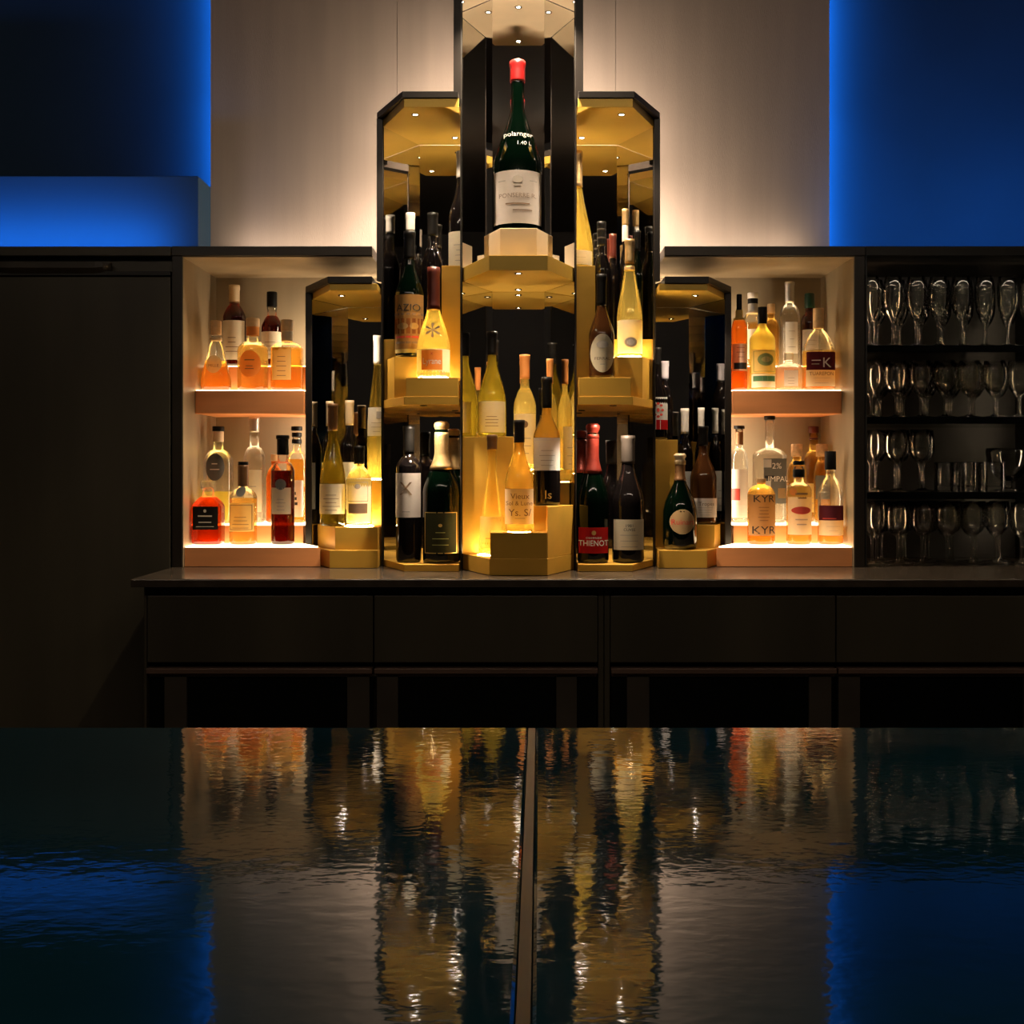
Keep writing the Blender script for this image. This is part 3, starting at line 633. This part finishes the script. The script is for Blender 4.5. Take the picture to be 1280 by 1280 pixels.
# --- middle-height left tower, bottom
bottle('wine_bottle', 'black straight-sided bottle with white label marked X in the left middle tower', 511, 533, 32, 2.775, TB, a=.70, b=.78, nr=.40, shape='B', glass='g_black', caps=[('foil', .80, 1., 'c_black', 1.07)],
       labels=[(.33, .655, .97, 'p_pink', {'x': -.02, 'text': [('X', -.12, .66, .30, 'i_brown', .95)], 'print': [(-.4, .2, .12, .14, 'i_grey')]})])
bottle('champagne_bottle', 'dark green champagne bottle with gold foil and olive label in the left middle tower', 552, 527, 47, 2.76, TB, a=.50, b=.78, nr=.34, shape='S', glass='g_green', lip=False,
       caps=[('foil', .66, .92, 'c_gold', 1.10), ('knob', .89, 1., 'c_gold', .38)], labels=[(.07, .36, .86, 'p_dark', {'print': box_frame('i_gold', .97, .0, 1.) + [(-.12, .12, .64, .72, 'i_gold', 1)] + lines(3, .2, .5, .5, 'i_green', 2), 'text': []})])
# --- centre tower
bottle('magnum_bottle', 'large dark green magnum with red wax top on the central octagonal pedestal', 647, 78, 61, 2.776, PT, a=.40, b=.74, nr=.27, shape='G', glass='g_green',
       caps=[('foil', .885, 1.0, 'c_red', 1.12, 'wax_seal'), ('cap', .985, 1.008, 'c_redfoil', .30, 'wax_top')],
       labels=[(.045, .345, .965, 'p_pink', {'print': [(-.22, .22, .76, .90, 'i_grey', 1), (-.14, .14, .70, .74, 'i_grey'), (-.8, -.5, .80, .815, 'i_grey'), (.5, .8, .80, .815, 'i_grey'), (-.5, .5, .36, .385, 'i_brown'), (-.2, .6, .24, .26, 'i_brown')], 'text': [('PONSERRE R.', .0, .53, .085, 'i_brown')]}),
               (.535, .585, .50, 'g_green', {'name': 'signature', 'text': [('polarnger', .05, .6, .60, 'i_pale'), ('1.40 L', .50, -.55, .48, 'i_pale')]})])
bottle('wine_bottle', 'olive wine bottle with black capsule on the high left step of the centre tower', 615, 415, 34, 2.825, F1, a=.38, b=.72, nr=.34, shape='G', glass='g_olive', lit=.6, caps=[('foil', .78, 1., 'c_black', 1.08)],
       labels=[(.04, .335, .97, 'p_cream', {'print': lines(4, .2, .5, .6, 'i_brown', 10)})])
bottle('wine_bottle', 'clear pale wine bottle with orange capsule at the back of the centre tower', 656, 444, 28, 2.845, F3, a=.56, b=.72, nr=.40, shape='B', glass='g_pale', lit=.6, caps=[('foil', .80, 1., 'c_orange', 1.08)],
       labels=[(.08, .50, .95, 'p_cream', {'print': lines(3, .2, .5) + [(-.3, .3, .72, .86, 'i_brown', 1)]})])
bottle('wine_bottle', 'dark-bodied wine bottle with white label and black capsule in the centre tower', 683.5, 472, 34, 2.736, F4, a=.52, b=.74, nr=.34, shape='S', glass='g_amberw', fill=('g_black', .34), caps=[('foil', .76, 1., 'c_black', 1.07)],
       labels=[(.27, .525, .95, 'p_white', {'print': lines(4, .15, .6, .6, 'i_grey', 11)}), (.03, .14, .35, 'g_black', {'name': 'gold_script', 'text': [('Is', .2, .5, .62, 'i_gold')]})])
bottle('wine_bottle', 'golden bottle with orange capsule behind the dark-bodied one in the centre tower', 687.5, 449, 18, 2.838, F7, a=.56, b=.72, nr=.40, shape='B', glass='g_gold', lit=.6, caps=[('foil', .80, 1., 'c_orange', 1.08)], labels=[(.1, .45, .9, 'p_cream', {'print': lines(3)})])
bottle('wine_bottle', 'amber wine bottle with scribbled cream label on the centre front step', 649, 525.5, 36, 2.6390, F5, a=.44, b=.76, nr=.34, shape='G', glass='g_amberw', lit=0.8, caps=[('foil', .80, 1., 'c_grey', 1.06)],
       labels=[(.07, .385, .97, 'p_cream', {'text': [('Vieux', .05, .80, .16, 'i_brown'), ('Sol & Lune', .0, .6, .12, 'i_brown'), ('Ys. S/', .05, .34, .2, 'i_brown')], 'print': [(-.3, .4, .16, .18, 'i_grey')]})])
bottle('wine_bottle', 'glowing golden cone-shaped bottle with brown capsule at the centre tower left', 615, 544, 33, 2.7195, CB, a=.10, b=.70, nr=.34, shape='L', glass='g_gold', lit=1.12, caps=[('foil', .88, 1., 'c_brown', 1.1)],
       labels=[(.06, .32, .90, 'p_yellow', {'print': [(-.5, .3, .3, .32, 'i_brown')]})])
# --- middle-height right tower, top shelf
bottle('wine_bottle', 'large gold-foiled clear bottle on the highest step of the right middle tower', 721, 190, 41, 2.86, FT4, a=.18, b=.72, nr=.30, shape='G', glass='g_gold', caps=[('foil', .70, 1., 'c_gold', 1.12)], labels=[(.02, .14, .9, 'p_white', {'print': lines(2)})], lit=.5)
bottle('wine_bottle', 'black bottle with studded capsule at the back left of the right middle tower', 752, 278, 23, 2.945, FT3, a=.58, b=.74, nr=.44, shape='B', caps=[('foil', .80, 1., 'c_black', 1.08), ('cap', .93, .945, 'c_grey', .52, 'ring'), ('cap', .86, .875, 'c_grey', .52, 'ring')])
bottle('wine_bottle', 'brown bottle with oval cream label and black capsule in the right middle tower', 752, 343.5, 32, 2.745, FT1, a=.42, b=.70, nr=.34, shape='G', glass='g_brown', caps=[('foil', .70, 1., 'c_black', 1.08)],
       labels=[(.05, .42, .90, 'p_cream', {'oval': 1, 'print': [(-.5, .5, .62, .82, 'i_grey', 1), (-.2, .2, .2, .22, 'i_grey')], 'text': [('FERRAL', 0, .36, .075, 'i_brown', 1.15)]})])
bottle('hock_bottle', 'slender pale golden hock bottle with white label in the right middle tower', 787, 300, 32, 2.822, FT2, a=.34, b=.80, nr=.34, shape='G', glass='g_pale', lit=1.12, caps=[('foil', .80, 1., 'c_gold', 1.06), ('foil', .74, .77, 'c_gold', 1.06, 'neck_ring')],
       labels=[(.03, .31, .96, 'p_white', {'print': [(-.5, .5, .18, .48, 'i_grey', 1), (-.3, .3, .24, .42, 'p_white', 1)]})])
bottle('wine_bottle', 'slim green bottle at the right edge inside the right middle tower', 797, 289, 15, 2.886, FT3, a=.56, b=.74, nr=.44, shape='B', glass='g_green', caps=[('foil', .82, 1., 'c_black', 1.08)])
bottle('wine_bottle', 'black bottle with wine-red capsule at the back of the right middle tower', 766, 293, 18, 2.985, FT3, a=.56, b=.74, nr=.44, shape='B', caps=[('foil', .78, 1., 'c_wine', 1.08)])
bottle('wine_bottle', 'black bottle with tall gold and white capsule, back right of right middle tower', 781.5, 262, 14, 2.948, FT3, a=.52, b=.70, nr=.48, shape='B', caps=[('foil', .76, .88, 'c_white', 1.10), ('foil', .88, 1., 'c_gold', 1.12)])
# --- middle-height right tower, bottom
bottle('champagne_bottle', 'green champagne bottle with red foil and red label in the right middle tower', 741, 529.5, 40, 2.765, TB, a=.42, b=.78, nr=.34, shape='S', glass='g_green', lip=False, caps=[('foil', .64, .92, 'c_redfoil', 1.08), ('knob', .89, 1., 'c_redfoil', .40)],
       labels=[(.07, .255, .90, 'p_red', {'text': [('THIENOT', 0, .40, .22, 'i_white', .85), ('CHAMPAGNE', 0, .60, .07, 'i_white')], 'print': [(-.15, .15, .70, .88, 'i_gold', 1)]})])
bottle('wine_bottle', 'black bottle with pewter capsule and square cream label in the right middle tower', 785, 545, 40, 2.775, TB, a=.46, b=.78, nr=.38, shape='S', glass='g_black', caps=[('foil', .78, 1., 'c_grey', 1.08)],
       labels=[(.10, .34, .92, 'p_cream', {'text': [('1981', 0, .80, .10, 'i_black'), ('CUVEE', 0, .67, .09, 'i_black')], 'print': lines(3, .1, .48, .7, 'i_grey', 12)})])
# --- short right tower
bottle('champagne_bottle', 'bulbous dark green champagne bottle with oval beige label in the short right tower', 850, 567, 43, 2.84, SBT, nr=.26, glass='g_green', lip=False, shape=[(1, .06), (1.0, .30), (.98, .40), (.86, .50), (.62, .60), (.40, .68), (.28, .75), (.26, .80)],
       caps=[('foil', .72, .90, 'c_brown', 1.1), ('foil', .885, .92, 'c_gold', 1.25, 'wire_cage'), ('knob', .91, 1., 'c_beige', .33)], labels=[(.16, .42, .70, 'p_kraft', {'oval': 1, 'text': [('Ruinart', .05, .5, .22, 'i_red')]})])
bottle('wine_bottle', 'dark brown sloping bottle with white label in the short right tower', 879, 533, 33, 2.925, F_Q2, a=.46, b=.76, nr=.34, shape='S', glass='g_brown', caps=[('foil', .80, 1., 'c_black', 1.06)],
       labels=[(.07, .265, .97, 'p_pink', {'print': lines(4, .12, .5, .6, 'i_grey', 13), 'text': [('Tropes', .1, .72, .2, 'i_brown')]})])
bottle('wine_bottle', 'dark bottle with red flower on its white label in the short right tower', 821, 435, 27, 2.948, F_Q3, a=.42, b=.72, nr=.36, shape='G', glass='g_black', caps=[('foil', .80, 1., 'c_black', 1.06)],
       labels=[(.11, .46, .94, 'p_white', {'print': [(-.1 + .42 * cos(k * pi / 4) + .1 - .15, .05 + .42 * cos(k * pi / 4) + .1, .60 + .20 * sin(k * pi / 4) - .04, .60 + .20 * sin(k * pi / 4) + .04, 'i_red', 1) for k in range(8)] + [(-.15, .15, .54, .66, 'i_red', 1), (-1, 1, 0, .30, 'p_red')]})])
bottle('wine_bottle', 'small dark bottle with lilac capsule behind the red-flower bottle', 831, 452, 20, 3.035, F_Q3, a=.50, b=.70, nr=.44, shape='B', caps=[('foil', .78, 1., 'c_lilac', 1.08)])
bottle('wine_bottle', 'dark bottle with white capsule at the back left of the short right tower', 856, 511, 20, 2.992, F_Q2, a=.58, b=.74, nr=.44, shape='B', caps=[('foil', .78, 1., 'c_white', 1.1)], labels=[(.1, .45, .92, 'p_white', {'print': lines(3)})])
bottle('wine_bottle', 'dark bottle with white capsule directly behind the brown sloping bottle', 876.5, 510, 16, 2.998, F_Q2, a=.58, b=.74, nr=.44, shape='B', caps=[('foil', .78, 1., 'c_white', 1.1)], labels=[(.1, .45, .92, 'p_white', {'print': lines(3)})])
# --- right niche, upper shelf
dF, dR = 2.973, 3.078
bottle('spirit_bottle', 'slim orange bottle with black cap and banded label, left end of right upper shelf', 924, 368, 20, dF, ST, a=.62, b=.76, nr=.40, shape='R', glass='thin', fill=('l_orange', .72), caps=[('cap', .83, 1., 'c_black', .34), ('foil', .74, .83, 'p_yellow', 1.1, 'neck_band')], ztop=.85, lip=False,
       labels=[(.20, .48, .95, 'p_cream', {'print': lines(3, .5, .85, .6, 'i_brown', 14) + [(-.8, .8, .06, .30, 'i_black')]})])
bottle('spirit_bottle', 'clear bottle with white and black cap at the back of the right upper shelf', 941, 366, 24, dR, SR, a=.58, b=.74, nr=.46, shape='R', glass='thin', fill=('l_honey', .6), caps=[('cap', .92, 1., 'c_white', .56), ('cap', .85, .92, 'c_black', .54, 'band'), ('foil', .72, .85, 'c_silver', 1.06, 'neck_band')], ztop=.9, lip=False, labels=[(.1, .5, .9, 'p_cream', {'print': lines(3)})])
bottle('liqueur_bottle', 'pale yellow liqueur bottle with black cap and green-banded label, right upper shelf', 953, 384, 32, dF, ST, a=.60, b=.80, nr=.30, shape='S', glass='l_yellow', caps=[('cap', .80, 1., 'c_black', .36)], ztop=.82, lip=False,
       labels=[(.20, .48, .92, 'p_yellow', {'print': [(-.6, .75, .3, .84, 'i_green', 1), (-.3, .5, .45, .7, 'p_yellow', 1)] + box_frame('i_green')}), (.03, .19, .92, 'p_white', {'name': 'lower_label', 'print': [(-.9, .9, .45, .85, 'p_green')]})])
bottle('spirit_bottle', 'honey bottle with tan stopper at the back of the right upper shelf', 964, 380, 19, dR, SR, a=.62, b=.76, nr=.44, shape='R', glass='l_honey', caps=[('cap', .85, 1., 'c_tan', .52, 'stopper')], ztop=.87, lip=False)
bottle('spirit_bottle', 'tallest clear bottle with silver cap at the back of the right upper shelf', 987, 353, 25, dR, SR, a=.60, b=.74, nr=.40, shape='R', glass='thin', fill=('l_clear', .58), caps=[('foil', .76, 1., 'c_silver', 1.12)], labels=[(.15, .52, .6, 'p_white', {'print': lines(3, .2, .7, .6, 'i_grey', 15)})])
bottle('spirit_bottle', 'low wide clear bottle with printed front on the right upper shelf', 986, 441, 31, dF, ST, a=.60, b=.72, nr=.30, shape='R', glass='l_clear', sq=(4, .8), caps=[('cap', .80, 1., 'l_clear', .36, 'glass_stopper')], ztop=.82, lip=False,
       labels=[(.10, .52, .55, 'p_pink', {'print': lines(3, .15, .5, .6, 'i_brown', 16)})])
bottle('spirit_bottle', 'dark red bottle with dark green cap at the back of the right upper shelf', 1012, 367, 22, dR, SR, a=.58, b=.72, nr=.48, shape='R', glass='l_dark', caps=[('cap', .80, 1., 'c_green', .58)], ztop=.82, lip=False, labels=[(.2, .5, .9, 'p_pink', {'print': lines(3)})])
bottle('bourbon_bottle', 'round-shouldered bourbon bottle with purple and cream label, right end of upper shelf', 1023, 386, 39, dF, ST, a=.46, b=.74, nr=.30, shape='B', glass='thin', fill=('l_honey', .48), sq=(3, .85), caps=[('foil', .76, 1., 'c_tan', 1.1)], lip=False,
       labels=[(.24, .46, .92, 'p_purple', {'x': .02, 'text': [('K', .3, .42, .55, 'i_white')], 'print': [(-.7, -.1, .5, .55, 'i_white'), (-.7, -.2, .3, .35, 'i_grey')]}), (.04, .24, .92, 'p_cream', {'name': 'lower_label', 'text': [('TUAREPON', 0, .78, .22, 'i_brown', .9)], 'print': lines(2, .2, .5, .6, 'i_grey', 17)})])
# --- right niche, lower
dF, dR = 2.900, 3.046
bottle('spirit_bottle', 'clear bottle with dark cap and orange-footed label, left of right back step', 924, 532, 22, dR, NR, a=.62, b=.76, nr=.42, shape='R', glass='l_clear', caps=[('cap', .965, 1., 'c_black', .62), ('foil', .80, .93, 'c_brown', 1.02, 'neck_label')], ztop=.97, lip=False, labels=[(.05, .55, .90, 'p_pink', {'print': [(-1, -.1, .36, .60, 'i_red'), (-.6, .6, .08, .26, 'p_white')]})])
bottle('gin_bottle', 'tall clear bottle with black and white printed label on the right back step', 962, 520, 41, dR, NR, a=.62, b=.70, nr=.26, shape='R', glass='l_clear', caps=[('cap', .965, 1., 'c_black', .34)], sq=(3.2, .8),
       labels=[(.18, .60, .70, 'p_grey', {'x': .18, 'text': [('IMPAU', .30, .55, .12, 'i_white'), ('2%', .1, .84, .13, 'i_white')], 'print': [(-1, -.35, .80, .98, 'p_white'), (-.9, -.1, .56, .62, 'i_black'), (-1, -.4, .15, .5, 'p_white'), (.2, .9, .12, .34, 'p_kraft')]})])
bottle('gin_bottle', 'small amber flask with bold black capitals at top and bottom, right niche front row', 951.5, 598, 34, dF, NB, a=.76, b=.90, nr=.30, shape='R', glass='l_honey', fill=('l_amber', .17), caps=[('cap', .93, 1., 'c_tan', .34, 'stopper')], ztop=.95, lip=False,
       labels=[(.14, .76, .97, 'p_kraft', {'text': [('KYR', .02, .90, .17, 'i_black', 1.15), ('KYR', .02, .14, .19, 'i_black', 1.15)], 'print': lines(5, .36, .68, .5, 'i_brown', 18)})])
bottle('whisky_bottle', 'pale whisky bottle with red oval on cream label, right niche front row', 998.5, 576, 31, dF, NB, a=.64, b=.74, nr=.40, shape='R', glass='thin', fill=('l_honey', .70), caps=[('cap', .95, 1., 'c_black', .46), ('cap', .80, .90, 'c_black', .47, 'neck_band')], ztop=.94, lip=False,
       labels=[(.12, .70, .95, 'p_cream', {'print': [(-.8, .8, .42, .58, 'i_red', 1), (-.5, .5, .82, .86, 'i_brown'), (-.3, .4, .74, .77, 'i_brown'), (-.5, .5, .3, .325, 'i_grey'), (-.4, .4, .2, .225, 'i_grey'), (-.9, -.4, .80, .96, 'p_orange', 1)]})])
bottle('spirit_bottle', 'pale yellow bottle with tan cork behind the red-oval whisky bottle', 996, 555, 23, 3.030, NR, a=.62, b=.78, nr=.46, shape='R', glass='l_honey', caps=[('cap', .84, 1., 'cork', .62, 'cork_stopper')], ztop=.86, lip=False)
bottle('spirit_bottle', 'tall yellow bottle with dark red cap at the right of the back step', 1017, 533, 24, 3.097, NR, a=.60, b=.74, nr=.44, shape='R', glass='l_honey', caps=[('cap', .93, 1., 'c_wine', .54), ('cap', .86, .88, 'c_wine', .48, 'ring')], ztop=.94, lip=False, labels=[(.1, .4, .9, 'p_yellow', {'print': lines(3)})])
bottle('spirit_bottle', 'yellow bottle with wide cork at the right end of the right back step', 1027.5, 555, 20, 3.030, NR, a=.62, b=.78, nr=.54, shape='R', glass='l_honey', caps=[('cap', .84, 1., 'cork', .74, 'cork_stopper')], ztop=.86, lip=False, labels=[(.3, .6, .9, 'p_grey', {'print': lines(2, .3, .6, .5, 'i_white', 3)})])
bottle('whisky_bottle', 'round-shouldered bottle with black cap and dark red band, right end of front row', 1038, 564, 31, dF, NB, a=.52, b=.72, nr=.36, shape='B', glass='thin', fill=('l_honey', .26), caps=[('cap', .80, 1., 'c_black', .46)], ztop=.82, lip=False,
       labels=[(.26, .42, .97, 'p_purple', {'print': [(-.8, .2, .1, .16, 'i_red')]}), (.10, .26, .97, 'p_cream', {'name': 'lower_label', 'print': lines(2, .3, .6)})])

# round lights let into the steps under the clear bottles
for i, (x, y, z, r) in enumerate(DISC):
    holder = ctr if abs(x) < .128 and y < 2.93 and z < EYE + .3 else None
    if holder is None:
        best = None
        for q in bpy.data.objects:
            if q.name.startswith('display_tower'):
                dd = abs(q.location.x - x)
                if best is None or dd < best[0]: best = (dd, q)
        holder = best[1]
    MB().lathe([(0, .0001), (r, .0001), (r, .0005), (0, .0005)], 20).build('light_disc', M['disc'], holder, loc=(x - holder.location.x, y - holder.location.y, z - holder.location.z))

# ------------------------------------------------------------------ drinking glasses
ORD = ['first', 'second', 'third', 'fourth', 'fifth', 'sixth', 'seventh', 'eighth', 'ninth', 'tenth']
def goblet(prof_out, wall=.0009):
    """outer profile from foot centre to rim, inner wall added from the rim down to the bowl floor (index of first bowl point given by marker)"""
    pts, bowl = prof_out
    inner = [(max(0, r - wall), z + (wall if i == 0 else 0)) for i, (r, z) in enumerate(pts[bowl:])][::-1]
    inner[-1] = (0, pts[bowl][1] + wall * 2)
    return MB().lathe([(0, 0)] + pts + inner, 22)
FLUTE = ([(.027, 0), (.0275, .0012), (.012, .004), (.0042, .009), (.0032, .02), (.0032, .058), (.0055, .064), (.0130, .074), (.0205, .092), (.0240, .115), (.0236, .150), (.0212, .176)], 6)
WINE = ([(.0285, 0), (.029, .0012), (.012, .004), (.0042, .008), (.0034, .018), (.0034, .048), (.0060, .054), (.0170, .063), (.0265, .080), (.0300, .098), (.0285, .120), (.0245, .142)], 6)
TALLW = ([(.0290, 0), (.0295, .0012), (.012, .004), (.0042, .009), (.0036, .02), (.0036, .066), (.0065, .072), (.0180, .080), (.0265, .096), (.0285, .114), (.0270, .135), (.0240, .157)], 6)
TUMB = ([(.030, 0), (.0315, .0015), (.0320, .006), (.0325, .03), (.0335, .074)], 0)
first = {}
def put(kind, name, prof, x, y, z, label, cat, group):
    if kind not in first:
        if kind == 'tumbler':
            mb = MB().lathe([(0, 0), (.030, 0), (.0312, .0012), (.0320, .006), (.0325, .03), (.0335, .074), (.0322, .0748), (.0310, .072), (.0302, .018), (.0285, .0125), (0, .012)], 24)
        elif kind == 'bowl':
            mb = MB().lathe([(0, 0), (.036, 0), (.037, .0015), (.012, .006), (.009, .016), (.013, .022), (.036, .040), (.053, .068), (.058, .100), (.056, .112), (.0545, .112), (.0565, .100), (.0515, .069), (.035, .042), (.012, .026), (0, .025)], 28)
        else: mb = goblet(prof)
        o = mb.build(name, M['crystal'], None, True); first[kind] = o
    else:
        o = first[kind].copy(); col.objects.link(o)
    o.location = (x, y, z + .0005); tag(o, label, cat, group); o.rotation_euler = (0, 0, random.random() * 6)
    return o
ROWN = ['front', 'middle', 'back']
def rack(kind, name, prof, nice, shelf, z, rows, pitch, x0, cat):
    for r, (d_, n, off) in enumerate(rows):
        for i in range(n):
            put(kind, name, prof, x0 + off + pitch * i + random.uniform(-.0012, .0012), d_ + random.uniform(-.001, .001), z,
                '%s-row %s, %s from the left on the %s' % (ROWN[r], nice, ORD[i], shelf), cat, '%ss on the %s' % (nice, shelf))
rack('flute', 'champagne_flute', FLUTE, 'champagne flute', 'top glass shelf', GS[0], [(2.892, 8, 0), (2.955, 8, .029), (3.018, 8, 0)], .0575, .8895, 'glass')
rack('wine', 'wine_glass', WINE, 'rounded wine glass', 'second glass shelf', GS[1], [(2.892, 7, 0), (2.956, 7, .031), (3.020, 7, 0)], .0620, .8925, 'glass')
rack('tallwine', 'wine_glass', TALLW, 'long-stemmed wine glass', 'counter below the glass shelves', CZ, [(2.885, 7, 0), (2.950, 7, .031), (3.015, 7, 0)], .0625, .8930, 'glass')
for i, (x, y) in enumerate([(.8930, 2.90), (.9560, 2.90), (.9260, 2.965), (1.0185, 2.90), (.9880, 2.966), (1.050, 2.966)]):
    put('tallwine', 'wine_glass', TALLW, x, y, GS[2], 'clear wine glass on the third glass shelf, %s from the left' % ORD[[0, 2, 1, 4, 3, 5][i]], 'glass', 'wine glasses on the third shelf')
for i in range(2):
    put('tumbler', 'tumbler', None, 1.128 + .0700 * i, 2.900, GS[2], 'short clear tumbler on the third glass shelf, %s from the left in front' % ORD[i], 'glass', 'tumblers on the third shelf')
for i in range(2):
    put('tumbler', 'tumbler', None, 1.115 + .0710 * i, 2.975, GS[2], 'short clear tumbler on the third glass shelf, %s from the left behind' % ORD[i], 'glass', 'tumblers on the third shelf')
put('bowl', 'glass_bowl', None, 1.298, 3.03, GS[2], 'wide footed glass bowl at the right end of the third glass shelf', 'bowl', None)

# ------------------------------------------------------------------ the bar in front
BZ = EYE - .225
jx = lambda y: -.0068 + .0185 * y / .993
def bar(side, label):
    o = thing('bar_counter', label, 'bar counter', (side * 1.2, .4, 0)); ox, oy = o.location.x, o.location.y
    g = .0032 * side
    y0, y1 = -.32, .993
    X = side * 2.3
    MB().prism([(jx(y0) + g - ox, y0 - oy), (X - ox, y0 - oy), (X - ox, y1 - oy), (jx(y1) + g - ox, y1 - oy)][::side], BZ - .035, BZ).build('bar_top', M['bar'], o, bevel=.0022)
    MB().prism([(jx(-.22) + g * 1.1 - ox, -.22 - oy), (X * .98 - ox, -.22 - oy), (X * .98 - ox, .93 - oy), (jx(.93) + g * 1.1 - ox, .93 - oy)][::side], 0, BZ - .0355).build('bar_body', M['bar_side'], o, bevel=.002)
    if side < 0:
        MB().prism([(jx(y0) - .0030 - ox, y0 - oy), (jx(y0) + .0030 - ox, y0 - oy), (jx(y1) + .0030 - ox, y1 - oy), (jx(y1) - .0030 - ox, y1 - oy)], BZ - .03, BZ - .0008).build('joint_strip', M['joint'], o)
bar(-1, 'glossy black bar top in the foreground, section left of the joint')
bar(1, 'glossy black bar top in the foreground, section right of the joint')

# ------------------------------------------------------------------ row of dim dome lamps on the ceiling above the guests' side
for i in range(8):
    x = -2.1 + .6 * i
    o = thing('ceiling_lamp', 'white dome lamp on the ceiling above the bar, %s from the left' % ORD[i], 'lamp', (x, -.60, RZ), 'dome lamps on the ceiling')
    MB().lathe([(0, -.0005), (.085, -.0005), (.085, -.05), (.080, -.055), (0, -.055)], 28).build('lamp_base', M['black'], o, True)
    MB().lathe([(0, -.0555), (.044, -.0555), (.044, -.070), (.036, -.088), (.020, -.098), (0, -.101)], 28).build('lamp_globe', M['lamp'], o, True)

w = bpy.data.worlds.new('World'); sc.world = w; w.use_nodes = True
bg = w.node_tree.nodes['Background']; bg.inputs[0].default_value = (.5, .6, .8, 1); bg.inputs[1].default_value = .002

cam = bpy.data.cameras.new('camera'); co = bpy.data.objects.new('camera', cam); col.objects.link(co)
co.location = (0, 0, EYE); co.rotation_euler = (pi / 2, 0, 0)
cam.sensor_width = 36; cam.lens = 36 * F / 1280; cam.clip_start = .02
cam.shift_x = -(CX - 640) / 1280; cam.shift_y = -(640 - HY) / 1280
sc.camera = co
sc.view_settings.view_transform = 'Standard'; sc.view_settings.look = 'None'; sc.view_settings.exposure = 0; sc.view_settings.gamma = 1
c = sc.cycles
c.max_bounces = 20; c.glossy_bounces = 8; c.transmission_bounces = 14; c.transparent_max_bounces = 40; c.diffuse_bounces = 4
c.use_denoising = True; c.sample_clamp_indirect = 6; c.blur_glossy = .2
c.caustics_reflective = False; c.caustics_refractive = True
